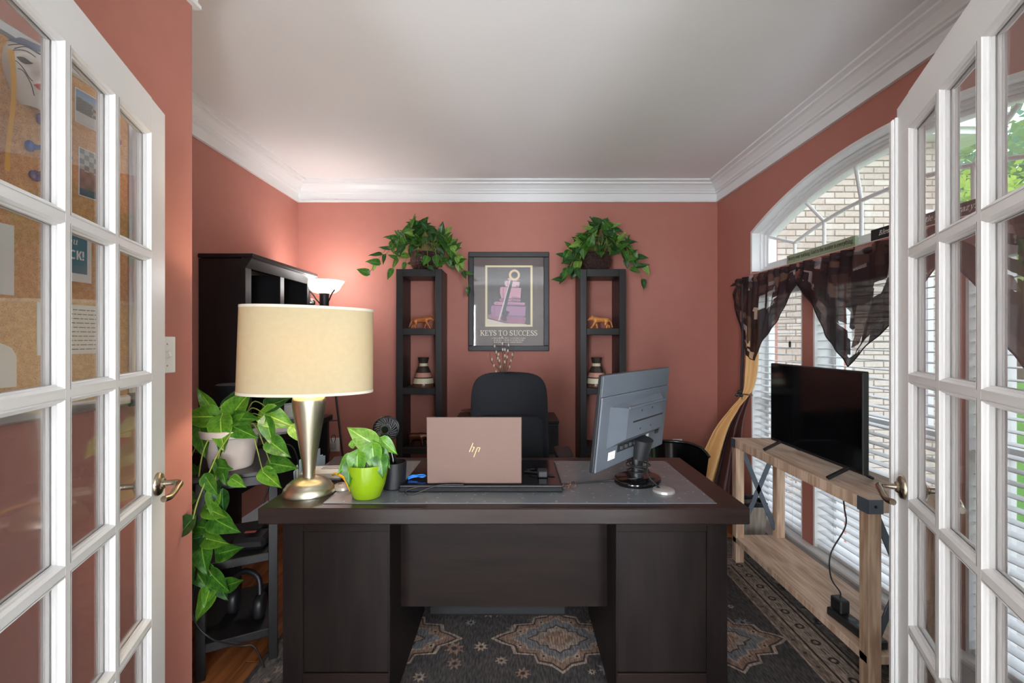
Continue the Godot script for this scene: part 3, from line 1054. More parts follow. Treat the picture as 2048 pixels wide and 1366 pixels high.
# ------------------------------------------------------------------ outside the window
func build_outside() -> void:
	struct("ground", S().bb(1.98, 40, -0.6, -0.35, -40, 20), M.lawn, "green front lawn outside the windows", "lawn")
	struct("path", S().bb(1.99, 4.6, -0.349, -0.33, -12, 12), M.bounce_slab, "added pale slab below the windows, bouncing light to the ceiling", "path")  # added slab, bounces daylight through the windows onto the ceiling
	# wing of the house: a brick wall that faces the camera, 4.9 m off
	var wing := struct_node("wall_wing", "pale brick wing of the house seen through the arched window", "brick wall", Vector3(0, 0, -4.9))
	var x0 := 1.98
	var x1 := 4.75
	var holes := [[3.1, 3.62, 0.1, 1.75], [4.06, 4.5, 0.3, 2.75]]
	var s := S()
	s.bb(x0, 3.1, -0.4, 3.5, -0.2, -0.012)
	s.bb(3.62, 4.06, -0.4, 3.5, -0.2, -0.012)
	s.bb(4.5, x1 - 0.01, -0.4, 3.5, -0.2, -0.012)
	s.bb(3.1, 3.62, -0.4, 0.1, -0.2, -0.012)
	s.bb(3.1, 3.62, 1.75, 3.5, -0.2, -0.012)
	s.bb(4.06, 4.5, -0.4, 0.3, -0.2, -0.012)
	s.bb(4.06, 4.5, 2.75, 3.5, -0.2, -0.012)
	part(wing, "mortar", s, M.mortar)
	var meshes := {}
	var near := []
	var far := []
	rng.seed = 12
	var y := -0.36
	var row := 0
	while y < 3.42:
		var x := x0 - (0.105 if row % 2 else 0.0)
		while x < x1:
			var a := maxf(x, x0)
			var b := minf(x + 0.2, x1)
			for h in holes:
				if y + 0.057 > h[2] and y < h[3]:
					if a < h[0] and b > h[0]:
						b = h[0]
					elif a < h[1] and b > h[1]:
						a = h[1]
					elif a >= h[0] and b <= h[1]:
						b = a
			if b - a > 0.03:
				var c := Vector3((a + b) / 2, y + 0.0285, 0)
				var zc := 4.9 * RIGHT / c.x
				var yc: float = 1.36 + (c.y - 1.36) * RIGHT / c.x
				var seen: bool = zc > 1.78 and zc < 3.45 and (yc > 1.84 and yc < 2.4 or yc > 0.75 and yc < 1.7 and c.x < 3.3)
				(near if seen and near.size() < 300 else far).append([c, b - a, rng.randi() % 3, rng.randf_range(-0.002, 0.003)])
			x += 0.21
		y += 0.0675
		row += 1
	for e in near:
		var key := snappedf(e[1], 0.001)
		if not meshes.has(key):
			meshes[key] = S().bb(-key / 2, key / 2, -0.0285, 0.0285, -0.02, 0.0, 0.004).mesh()
		var o := part(wing, "brick", meshes[key], M["brick%d" % e[2]])
		o.position = e[0] + Vector3(0, 0, e[3])
	var rest := S()
	for e in far:
		rest.box(e[0] + Vector3(0, 0, -0.01 + e[3]), Vector3(e[1], 0.057, 0.02), 0.004)
	var rb := part(wing, "bricks", rest, M.brick1)
	rb.set_meta("kind", "stuff")
	for h in holes:
		var wn := Node3D.new()
		wn.name = "wing_window"
		wing.add_child(wn, true)
		part(wn, "frame", ring_shape(S(), PackedVector2Array([Vector2(h[0], h[2]), Vector2(h[1], h[2]), Vector2(h[1], h[3]), Vector2(h[0], h[3])]), PackedVector2Array([Vector2(h[0] + 0.06, h[2] + 0.06), Vector2(h[1] - 0.06, h[2] + 0.06), Vector2(h[1] - 0.06, h[3] - 0.06), Vector2(h[0] + 0.06, h[3] - 0.06)]), -0.12, 0.01), M.white)
		part(wn, "pane", S().bb(h[0] + 0.05, h[1] - 0.05, h[2] + 0.05, h[3] - 0.05, -0.1, -0.09), M.outer_glass)
		part(wn, "rail", S().bb(h[0] + 0.05, h[1] - 0.05, (h[2] + h[3]) / 2 - 0.025, (h[2] + h[3]) / 2 + 0.025, -0.095, -0.05), M.white)
	var eave := S()
	eave.bb(1.98, 4.95, 3.48, 3.56, -0.3, 0.2)
	eave.bb(1.98, 5.0, 3.54, 3.72, 0.2, 0.24)
	eave.bb(4.95, 5.0, 3.48, 3.72, -4.0, 0.24)
	part(wing, "eave", eave, M.white)
	part(wing, "downspout", S().bb(4.66, 4.74, -0.35, 3.5, 0.005, 0.06, 0.01), M.white)
	part(wing, "side_wall", S().bb(x1 - 0.2, x1 - 0.005, -0.4, 3.5, -4.0, -0.02), M.brick1)
	# trees beyond the lawn
	rng.seed = 44
	var leaf := PackedVector3Array([Vector3(-0.5, 0, 0), Vector3(0, 0.32, 0.08), Vector3(0.5, 0, 0), Vector3(0, -0.32, 0.08)])
	for e in [[Vector3(13.4, -0.35, -13.6), 3.3, 5.2, "tree_dark", "bluish green leafy tree beyond the brick corner"], [Vector3(9.2, -0.35, -8.7), 1.5, 3.6, "tree_light", "yellow green leafy tree standing before the bluish trees"], [Vector3(18.4, -0.35, -7.2), 3.2, 6.2, "tree_dark", "tall bluish green tree seen through the window nearest the door"], [Vector3(20, -0.35, -18), 3.6, 7.0, "tree_dark", "distant bluish green tree over the lawn"]]:
		var t := thing("leafy_tree", e[4], "tree", e[0], 0, "trees beyond the lawn")
		part(t, "trunk", S().tube([Vector3.ZERO, Vector3(0.05, e[2] * 0.5, 0), Vector3(-0.05, e[2], 0.1)], [0.16, 0.12, 0.05], 8), M.bark)
		var cr := S()
		var n := 2600
		for k in n:
			var q := Vector3(rng.randfn(), rng.randfn() * 0.95, rng.randfn()).normalized() * pow(rng.randf(), 0.35)
			var lump := 1.0 + 0.2 * sin(q.x * 7.0 + q.y * 5.0) * cos(q.z * 6.0)
			var sz: float = rng.randf_range(0.16, 0.32) * e[1] / 2.2
			cr.xf = Transform3D(Basis.from_euler(Vector3(rng.randf() * TAU, rng.randf() * TAU, rng.randf() * TAU)).scaled(Vector3.ONE * sz), Vector3(0, e[2], 0) + q * e[1] * lump)
			cr.face([leaf[0], leaf[3], leaf[2], leaf[1]])
		cr.xf = Transform3D()
		part(t, "foliage", cr, M[e[3]])

# ------------------------------------------------------------------ furniture
# a part given in room coordinates although its thing stands elsewhere
func apart(parent: Node3D, called: String, s, m: Material, label := "") -> MeshInstance3D:
	var o := part(parent, called, s, m, label)
	o.position = parent.transform.affine_inverse() * Vector3.ZERO
	o.rotation.y = -parent.rotation.y
	return o

func rounded_pad(size: Vector3, e1 := 0.35, e2 := 0.35, nu := 32, nv := 16) -> Shape:
	var pw := func(v: float, e: float): return signf(v) * pow(absf(v), e)
	return S().grid(nu, nv, func(u, v):
		var a: float = -TAU * u
		var b: float = PI * (v - 0.5)
		return Vector3(pw.call(cos(b), e1) * pw.call(cos(a), e2) * size.x / 2, pw.call(sin(b), e1) * size.y / 2, pw.call(cos(b), e1) * pw.call(sin(a), e2) * size.z / 2))

func build_furniture() -> void:
	# rug
	var s := S()
	s.face([Vector3(-1.07, 0.008, -0.75), Vector3(1.67, 0.008, -0.75), Vector3(1.67, 0.008, -3.1), Vector3(-1.07, 0.008, -3.1)], [Vector2(0, 1), Vector2(1, 1), Vector2(1, 0), Vector2(0, 0)])
	var edge := S()
	edge.bb(-1.07, 1.67, 0.001, 0.0075, -3.1, -0.75)
	var rug := thing("area_rug", "charcoal and tan oriental rug with stepped medallions under the desk", "rug", Vector3(0.3, 0, -1.9))
	apart(rug, "backing", edge, M.plum_dark)
	apart(rug, "pile", s, M.rug)
	# desk
	var d := thing("executive_desk", "large espresso wood desk with panelled pedestals", "desk", Vector3(-0.038, 0.008, -1.957))
	apart(d, "desktop", S().bb(-0.912, 0.835, 0.702, DESK, -2.304, -1.611, 0.004), M.espresso_top)
	for e in [[-0.8385, -0.451, -1.0], [0.364, 0.7664, 1.0]]:
		var p := apart(d, "pedestal", S().bb(e[0], e[1], 0.008, 0.702, -2.27, -1.652), M.espresso_up)
		var base := p.position
		var o0: float = e[0] if e[2] < 0 else e[1]
		var o1: float = o0 - e[2] * 0.0735
		var i0: float = e[1] if e[2] < 0 else e[0]
		part(p, "stile", S().bb(minf(o0, o1), maxf(o0, o1), 0.008, 0.7, -1.652, -1.641, 0.002), M.espresso_up)
		part(p, "rail", S().bb(minf(o1, i0), maxf(o1, i0), 0.664, 0.7, -1.652, -1.6415, 0.002), M.espresso)
		part(p, "rail", S().bb(minf(o1, i0), maxf(o1, i0), 0.008, 0.152, -1.652, -1.6415, 0.002), M.espresso)
		part(p, "end_strip", S().bb(minf(i0, i0 + e[2] * 0.006), maxf(i0, i0 + e[2] * 0.006), 0.008, 0.7, -1.652, -1.6395, 0.001), M.espresso_up)
	apart(d, "modesty_panel", S().bb(-0.451, 0.364, 0.302, 0.702, -1.822, -1.80), M.espresso)
	apart(d, "apron", S().bb(-0.451, 0.364, 0.62, 0.702, -2.27, -2.25), M.espresso)
	for e in [Vector2(-0.69, -1.826), Vector2(0.582, -1.781)]:
		var g := S()
		g.xf.origin = Vector3(e.x, DESK + 0.0032, e.y)
		g.lathe([Vector2(0, 0.012), Vector2(0.036, 0.012), Vector2(0.041, 0.009), Vector2(0.042, 0.0)], 32)
		var gr := apart(d, "grommet", g, M.grommet, "pale plastic cable grommet")
		g = S()
		g.xf.origin = Vector3(e.x - 0.018, DESK + 0.0152, e.y - 0.012)
		g.lathe([Vector2(0, 0.0006), Vector2(0.008, 0.0006), Vector2(0.008, 0)], 14)
		part(gr, "slot", g, M.black)
	solo("desk_pad", S().bb(-0.7, 0.735, 0, 0.003, -0.29, 0.285, 0.001), M.desk_pad, "grey smoky sheet covering the top of the desk", "desk pad", Vector3(0, DESK, -1.94))
	var fr := solo("footrest", S().bb(-0.345, 0.345, 0, 0.07, -0.04, 0.04, 0.02), M.black_matte, "black padded bar lying on the rug under the desk", "footrest", Vector3(-0.085, 0.008, -2.245))
	# console table
	var x0 := 1.33
	var x1 := 1.635
	var z0 := -2.80
	var z1 := -1.712
	var c := thing("console_table", "weathered oak console table with steel cross braces below the window", "table", Vector3((x0 + x1) / 2, 0.008, (z0 + z1) / 2))
	apart(c, "tabletop", S().bb(x0, x1, 0.703, 0.753, z0, z1, 0.003), M.oak)
	apart(c, "lower_shelf", S().bb(x0 + 0.004, x1 - 0.004, 0.125, 0.16, z0 + 0.01, z1 - 0.01, 0.003), M.oak)
	for x in [x0 + 0.004, x1 - 0.054]:
		for z in [z0 + 0.004, z1 - 0.054]:
			apart(c, "leg", S().bb(x, x + 0.05, 0.008, 0.703, z, z + 0.05, 0.003), M.oak_up)
	for z in [z0 + 0.03, z1 - 0.03]:
		for e in [[x0 + 0.05, x1 - 0.05], [x1 - 0.05, x0 + 0.05]]:
			apart(c, "cross_brace", S().bar(Vector3(e[0], 0.2, z), Vector3(e[1], 0.69, z), 0.028, 0.006, Vector3(0, 0, 1), 0.001), M.steel_paint, "grey steel flat bar")
	for x in [x0, x1]:
		for z in [z0, z1]:
			var sx: float = 1.0 if x == x0 else -1.0
			var sz: float = 1.0 if z == z0 else -1.0
			var b := S()
			b.bb(minf(x - sx * 0.002, x), maxf(x - sx * 0.002, x), 0.701, 0.7545, minf(z, z + sz * 0.055), maxf(z, z + sz * 0.055))
			b.bb(minf(x, x + sx * 0.055), maxf(x, x + sx * 0.055), 0.701, 0.7545, minf(z - sz * 0.002, z), maxf(z - sz * 0.002, z))
			var br := apart(c, "corner_bracket", b, M.steel_paint, "grey steel corner plate")
			var bo := S()
			bo.xf = Transform3D(Basis(Vector3(1, 0, 0), PI / 2 * (-sz)), Vector3(x + sx * 0.027, 0.728, z - sz * 0.002))
			bo.lathe([Vector2(0.006, 0), Vector2(0.005, 0.003), Vector2(0, 0.004)], 10)
			part(br, "bolt", bo, M.black)
	# open shelf towers
	for e in [[-0.968, -0.594, "black open shelf tower with a lion figure, beside the torchiere"], [0.529, 0.903, "black open shelf tower half hidden by the monitor"]]:
		var t := thing("shelf_tower", e[2], "shelf", Vector3((e[0] + e[1]) / 2, 0, -3.845), 0, "shelf towers flanking the framed print")
		apart(t, "side_panel", S().bb(e[0], e[0] + 0.055, 0, 1.929, -3.985, -3.70, 0.003), M.black_wood)
		apart(t, "side_panel", S().bb(e[1] - 0.055, e[1], 0, 1.929, -3.985, -3.70, 0.003), M.black_wood)
		apart(t, "top_panel", S().bb(e[0] + 0.055, e[1] - 0.055, 1.868, 1.929, -3.985, -3.701, 0.002), M.black_wood)
		for y in [1.446, 0.961, 0.476, 0.06]:
			apart(t, "shelf", S().bb(e[0] + 0.055, e[1] - 0.055, y - 0.053, y, -3.985, -3.701, 0.002), M.black_wood)
	# hutch and the desk below it
	var rt := thing("side_desk", "black side desk along the wall under the tall hutch", "desk", Vector3(-1.68, 0, -2.99))
	apart(rt, "desktop", S().bb(LEFT + 0.016, -1.45, 0.72, 0.76, -3.62, -2.40, 0.003), M.black_wood)
	apart(rt, "side_panel", S().bb(LEFT + 0.016, -1.47, 0, 0.72, -2.45, -2.42, 0.002), M.black_wood)
	apart(rt, "side_panel", S().bb(LEFT + 0.016, -1.47, 0, 0.72, -3.6, -3.57, 0.002), M.black_wood)
	apart(rt, "back_panel", S().bb(LEFT + 0.016, LEFT + 0.034, 0.3, 0.72, -3.57, -2.45), M.black_wood)
	var h := thing("hutch", "tall black hutch with a sloped cornice standing on the side desk", "hutch", Vector3(-1.766, 0.76, -3.173))
	apart(h, "side_panel", S().bb(LEFT + 0.002, -1.628, 0.76, 1.845, -2.769, -2.739, 0.002), M.black_wood)
	apart(h, "side_panel", S().bb(LEFT + 0.002, -1.628, 0.76, 1.845, -3.607, -3.577, 0.002), M.black_wood)
	apart(h, "back_panel", S().bb(LEFT + 0.002, LEFT + 0.014, 0.76, 1.845, -3.577, -2.769), M.black_wood)
	apart(h, "divider", S().bb(LEFT + 0.014, -1.64, 0.76, 1.80, -3.188, -3.158), M.black_wood)
	for y in [1.1, 1.45]:
		apart(h, "shelf", S().bb(LEFT + 0.014, -1.66, y - 0.02, y, -3.577, -2.769), M.black_wood)
	apart(h, "stile", S().bb(-1.645, -1.622, 0.76, 1.80, -2.80, -2.738, 0.002), M.black_wood)
	apart(h, "stile", S().bb(-1.645, -1.622, 0.76, 1.80, -3.608, -3.55, 0.002), M.black_wood)
	apart(h, "stile", S().bb(-1.645, -1.623, 0.76, 1.80, -3.2, -3.146, 0.002), M.black_wood)
	var cor := S()
	cor.xf = Transform3D(Basis(), Vector3(0, 0, 0))
	var pr := PackedVector2Array([Vector2(-1.645, 1.79), Vector2(-1.62, 1.79), Vector2(-1.585, 1.842), Vector2(-1.585, 1.85), Vector2(-1.645, 1.85)])
	cor.prism(pr, -3.612, -2.736)
	apart(h, "cornice", cor, M.black_wood)
	apart(h, "top_panel", S().bb(LEFT + 0.002, -1.572, 1.85, 1.875, -3.625, -2.73, 0.004), M.black_wood)
	# corner stand, turned towards the door
	var st := thing("plant_stand", "black three-tier corner stand carrying the trailing plant", "stand", Vector3(-1.233, 0, -2.047), 0.49)
	for e in [[-0.145, 0.21], [0.11, 0.21], [-0.145, -0.175], [0.11, -0.175]]:
		part(st, "leg", S().bb(e[0], e[0] + 0.035, 0, 0.79, e[1] - 0.035, e[1], 0.002), M.black_wood)
	part(st, "top_panel", S().bb(-0.16, 0.16, 0.79, 0.812, -0.22, 0.222, 0.004), M.black_wood)
	part(st, "top_rail", S().bb(-0.11, 0.11, 0.75, 0.79, 0.185, 0.2), M.black_wood)
	for y in [0.46, 0.14]:
		part(st, "shelf", S().bb(-0.143, 0.143, y - 0.035, y, -0.208, 0.205, 0.003), M.black_wood)
	# desk chair
	var ch := thing("office_chair", "black fabric office chair with a tall rounded back behind the desk", "chair", Vector3(-0.035, 0.008, -2.76))
	var back := S().grid(36, 36, func(u, v):
		var a: float = -TAU * u
		var yy: float = 0.5 - 0.5 * cos(PI * v)
		var half := 0.243 * pow(maxf(0.0, 1.0 - pow(absf(yy * 2 - 1), 7.0)), 0.28) * (1.0 - 0.06 * yy - 0.1 * pow(maxf(0.0, 0.3 - yy), 1.0))
		var th := 0.045 * pow(maxf(0.0, 1.0 - pow(absf(yy * 2 - 1), 9.0)), 0.5)
		var cx: float = signf(cos(a)) * pow(absf(cos(a)), 0.5)
		var cz: float = signf(sin(a)) * pow(absf(sin(a)), 0.5)
		return Vector3(cx * half, 0.48 + 0.67 * yy, cz * th - 0.06 * yy + 0.05 * cx * cx + 0.012 * (1.0 - cx * cx) * sin(yy * 3.0)))
	part(ch, "backrest", back, M.fabric_black)
	var lum := rounded_pad(Vector3(0.4, 0.36, 0.07), 0.25, 0.3)
	part(ch, "lumbar_cushion", lum, M.fabric_black).position = Vector3(0.0, 0.72, 0.085)
	var seat := rounded_pad(Vector3(0.5, 0.1, 0.48), 0.4, 0.3)
	part(ch, "seat", seat, M.fabric_black).position = Vector3(0, 0.47, 0.22)
	for e in [-1.0, 1.0]:
		var am := Node3D.new()
		am.name = "arm"
		ch.add_child(am, true)
		var pad := rounded_pad(Vector3(0.1, 0.035, 0.27), 0.5, 0.35)
		part(am, "arm_pad", pad, M.black).position = Vector3(0.315 * e, 0.69, 0.12)
		part(am, "arm_post", S().tube(curve([Vector3(0.2 * e, 0.44, 0.16), Vector3(0.3 * e, 0.45, 0.16), Vector3(0.32 * e, 0.56, 0.15), Vector3(0.318 * e, 0.675, 0.13)], 5), 0.018, 8), M.black)
	part(ch, "gas_column", S().tube([Vector3(0, 0.1, 0.12), Vector3(0, 0.43, 0.12)], [0.03, 0.025], 12), M.black)
	for k in 5:
		var a := TAU * k / 5 + 0.3
		var p := Vector3(cos(a) * 0.3, 0, 0.12 + sin(a) * 0.3)
		part(ch, "base_leg", S().tube([Vector3(0, 0.12, 0.12), p + Vector3(0, 0.075, 0)], [0.025, 0.016], 8), M.black)
		part(ch, "caster", S().tube([p + Vector3(-0.02, 0.027, 0), p + Vector3(0.02, 0.027, 0)], 0.027, 12), M.black)
	# low cabinet behind the chair
	var cb := thing("drawer_cabinet", "low black drawer cabinet behind the office chair", "cabinet", Vector3(-0.065, 0, -3.75))
	apart(cb, "body", S().bb(-0.47, 0.34, 0, 0.70, -3.96, -3.56), M.black_wood)
	apart(cb, "top_panel", S().bb(-0.48, 0.345, 0.70, 0.722, -3.965, -3.545, 0.003), M.black_wood)
	for x in [[-0.465, -0.067], [-0.063, 0.335]]:
		for y in [[0.04, 0.25], [0.256, 0.465], [0.471, 0.69]]:
			var dr := apart(cb, "drawer", S().bb(x[0], x[1], y[0], y[1], -3.56, -3.545, 0.003), M.black_wood)
			part(dr, "knob", S().tube([Vector3((x[0] + x[1]) / 2, (y[0] + y[1]) / 2, -3.545), Vector3((x[0] + x[1]) / 2, (y[0] + y[1]) / 2, -3.525)], 0.012, 10), M.dark_metal)
	# glossy chair between the desk and the back wall
	var bc := thing("side_chair", "glossy black chair with a low curved back between desk and outlet", "chair", Vector3(0.93, 0.008, -2.75))
	var shell := S().grid(24, 8, func(u, v):
		var a: float = PI * (0.06 + 0.88 * u)
		var r: float = 0.21 + 0.03 * v
		return Vector3(-cos(a) * r, 0.44 + 0.255 * v - 0.06 * v * pow(absf(u * 2 - 1), 4.0), -sin(a) * r * 0.85 + 0.05))
	part(bc, "backrest", shell, M.black_gloss)
	var rim := []
	for k in 25:
		var u := k / 24.0
		var a := PI * (0.06 + 0.88 * u)
		rim.append(Vector3(-cos(a) * 0.242, 0.70 - 0.06 * pow(absf(u * 2 - 1), 4.0), -sin(a) * 0.206 + 0.05))
	part(bc, "back_rim", S().tube(rim, 0.011, 8), M.black_gloss)
	part(bc, "seat", rounded_pad(Vector3(0.44, 0.07, 0.42), 0.4, 0.4), M.black_gloss).position = Vector3(0, 0.43, 0.06)
	for e in [[-0.17, 0.22], [0.17, 0.22], [-0.17, -0.1], [0.17, -0.1]]:
		part(bc, "leg", S().tube([Vector3(e[0], 0.4, e[1]), Vector3(e[0] * 1.15, 0, e[1] * 1.1)], 0.012, 8), M.dark_metal)
	# waste bin beyond the console
	var bn := thing("waste_bin", "beige wood-grain waste bin with a dark rim beyond the console table", "bin", Vector3(1.555, 0.008, -3.02))
	var bs := S()
	for q in [[0.085, 0.075, 0.0, 0.27]]:
		bs.lathe([Vector2(0, 0.004), Vector2(0.09, 0.004), Vector2(0.092, 0.0), Vector2(0.108, 0.275), Vector2(0.104, 0.275), Vector2(0.088, 0.012), Vector2(0, 0.012)], 4)
	var bo := part(bn, "body", bs, M.bin)
	bo.rotation.y = PI / 4
	var br2 := part(bn, "rim", S().lathe([Vector2(0.11, 0.262), Vector2(0.113, 0.29), Vector2(0.103, 0.29), Vector2(0.101, 0.262)], 4), M.black)
	br2.rotation.y = PI / 4
	# dark padded bench below the near window
	var be := thing("storage_bench", "dark grey padded bench below the window nearest the door", "bench", Vector3(1.53, 0.008, -1.2))
	part(be, "body", S().bb(-0.19, 0.19, 0, 0.2, -0.2, 0.32, 0.006), M.black_matte)
	part(be, "cushion", rounded_pad(Vector3(0.39, 0.08, 0.53), 0.4, 0.2), M.grey_dark).position = Vector3(0, 0.235, 0.06)

# ------------------------------------------------------------------ lamps
func omni(called: String, at: Vector3, energy: float, c: Color, size: float) -> void:
	var l := OmniLight3D.new()
	l.name = called
	l.light_energy = energy
	l.light_color = c
	l.light_size = size
	l.omni_range = 12.0
	l.omni_attenuation = 2.0
	l.shadow_enabled = true
	add_child(l)
	l.position = at

func build_lamps() -> void:
	var t := thing("table_lamp", "brushed nickel table lamp with a wide cream drum shade on the desk", "lamp", Vector3(-0.8, DESK, -1.767), 0.35)
	var base := S()
	base.lathe([Vector2(0, 0), Vector2(0.096, 0), Vector2(0.097, 0.004), Vector2(0.09, 0.026), Vector2(0.087, 0.028), Vector2(0.08, 0.04), Vector2(0.064, 0.053), Vector2(0.044, 0.062), Vector2(0.026, 0.067), Vector2(0, 0.068)], 48, 1.0, 0.82)
	part(t, "base", base, M.nickel)
	part(t, "body", S().lathe([Vector2(0, 0.066), Vector2(0.0225, 0.066), Vector2(0.0235, 0.09), Vector2(0.029, 0.14), Vector2(0.0385, 0.2), Vector2(0.048, 0.26), Vector2(0.056, 0.31), Vector2(0.06, 0.345), Vector2(0.0605, 0.362), Vector2(0.058, 0.376), Vector2(0.05, 0.387), Vector2(0.03, 0.393), Vector2(0, 0.394)], 48), M.nickel)
	part(t, "neck", S().tube([Vector3(0, 0.39, 0), Vector3(0, 0.47, 0)], 0.011, 12), M.nickel)
	var sh := Node3D.new()
	sh.name = "shade"
	t.add_child(sh, true)
	sh.position = Vector3(-0.005, 0.392, 0)
	sh.rotation.z = -0.018
	part(sh, "drum", S().lathe([Vector2(0.243, 0.0), Vector2(0.2385, 0.33), Vector2(0.2365, 0.33), Vector2(0.241, 0.0), Vector2(0.243, 0.0)], 64, 1.0, 0.62), M.shade)
	for y in [0.0, 0.32]:
		var r: float = 0.2437 - 0.0045 * y / 0.33
		part(sh, "trim", S().lathe([Vector2(r, y), Vector2(r, y + 0.01), Vector2(r - 0.003, y + 0.01), Vector2(r - 0.003, y), Vector2(r, y)], 64, 1.0, 0.62), M.shade_trim)
	for e in [1.0, -1.0]:
		part(sh, "spider", S().tube([Vector3(0, 0.3, 0), Vector3(0.235 * e, 0.325, 0)], 0.002, 6), M.nickel)
	part(t, "harp", S().tube(curve([Vector3(0.02, 0.45, 0), Vector3(0.055, 0.55, 0), Vector3(0.03, 0.67, 0), Vector3(0, 0.69, 0), Vector3(-0.03, 0.67, 0), Vector3(-0.055, 0.55, 0), Vector3(-0.02, 0.45, 0)], 4), 0.0018, 6), M.nickel)
	part(t, "bulb", S().lathe([Vector2(0, 0.47), Vector2(0.014, 0.475), Vector2(0.016, 0.5), Vector2(0.028, 0.54), Vector2(0.03, 0.562), Vector2(0.022, 0.585), Vector2(0, 0.594)], 20), M.bulb)
	omni("table_lamp_light", Vector3(-0.8, DESK + 0.555, -1.767), LAMP_E, rgb(255, 240, 220), 0.05)
	# tripod torchiere in the corner
	var f := thing("floor_lamp", "black tripod torchiere with a lit white glass bowl in the corner", "lamp", Vector3(-1.53, 0, -3.65))
	part(f, "bowl", S().lathe([Vector2(0.045, 1.722), Vector2(0.085, 1.732), Vector2(0.115, 1.757), Vector2(0.135, 1.795), Vector2(0.156, 1.826), Vector2(0.152, 1.826), Vector2(0.13, 1.795), Vector2(0.11, 1.76), Vector2(0.08, 1.738), Vector2(0.045, 1.73)], 40), M.bowl_glass)
	part(f, "hub", S().lathe([Vector2(0, 1.6), Vector2(0.03, 1.6), Vector2(0.036, 1.62), Vector2(0.036, 1.715), Vector2(0.048, 1.728), Vector2(0, 1.729)], 20), M.black)
	for k in 3:
		var a := TAU * k / 3 + 0.5
		var d := Vector3(cos(a), 0, sin(a))
		part(f, "bowl_arm", S().tube(curve([d * 0.03 + Vector3(0, 1.64, 0), d * 0.06 + Vector3(0, 1.675, 0), d * 0.085 + Vector3(0, 1.715, 0), d * 0.12 + Vector3(0, 1.748, 0)], 4), 0.005, 6), M.black)
	for p in [Vector3(0.205, 0, 0.02), Vector3(-0.07, 0, 0.19), Vector3(-0.13, 0, -0.19)]:
		part(f, "leg", S().tube([p * 0.06 + Vector3(0, 1.61, 0), p + Vector3(0, 0.0, 0)], 0.0085, 8), M.black)
	part(f, "tray", S().prism(PackedVector2Array([Vector2(0.11, -0.01), Vector2(-0.04, -0.1), Vector2(-0.07, 0.1)]), 0.705, 0.713), M.dark_metal)
	f.get_child(f.get_child_count() - 1).rotation.x = -PI / 2
	part(f, "reading_arm", S().tube(curve([Vector3(-0.01, 1.61, 0), Vector3(-0.05, 1.6, 0.01), Vector3(-0.09, 1.63, 0.02)], 4), 0.005, 6), M.black)
	var ball := S()
	ball.xf.origin = Vector3(-0.098, 1.65, 0.02)
	ball.grid(20, 10, func(u, v): return Vector3(sin(PI * v) * cos(TAU * u), cos(PI * v), sin(PI * v) * sin(TAU * u)) * 0.037)
	part(f, "reading_shade", ball, M.chrome, "small chrome ball shade")
	omni("floor_lamp_light", Vector3(-1.53, 1.79, -3.65), TORCH_E, rgb(252, 248, 246), 0.07)

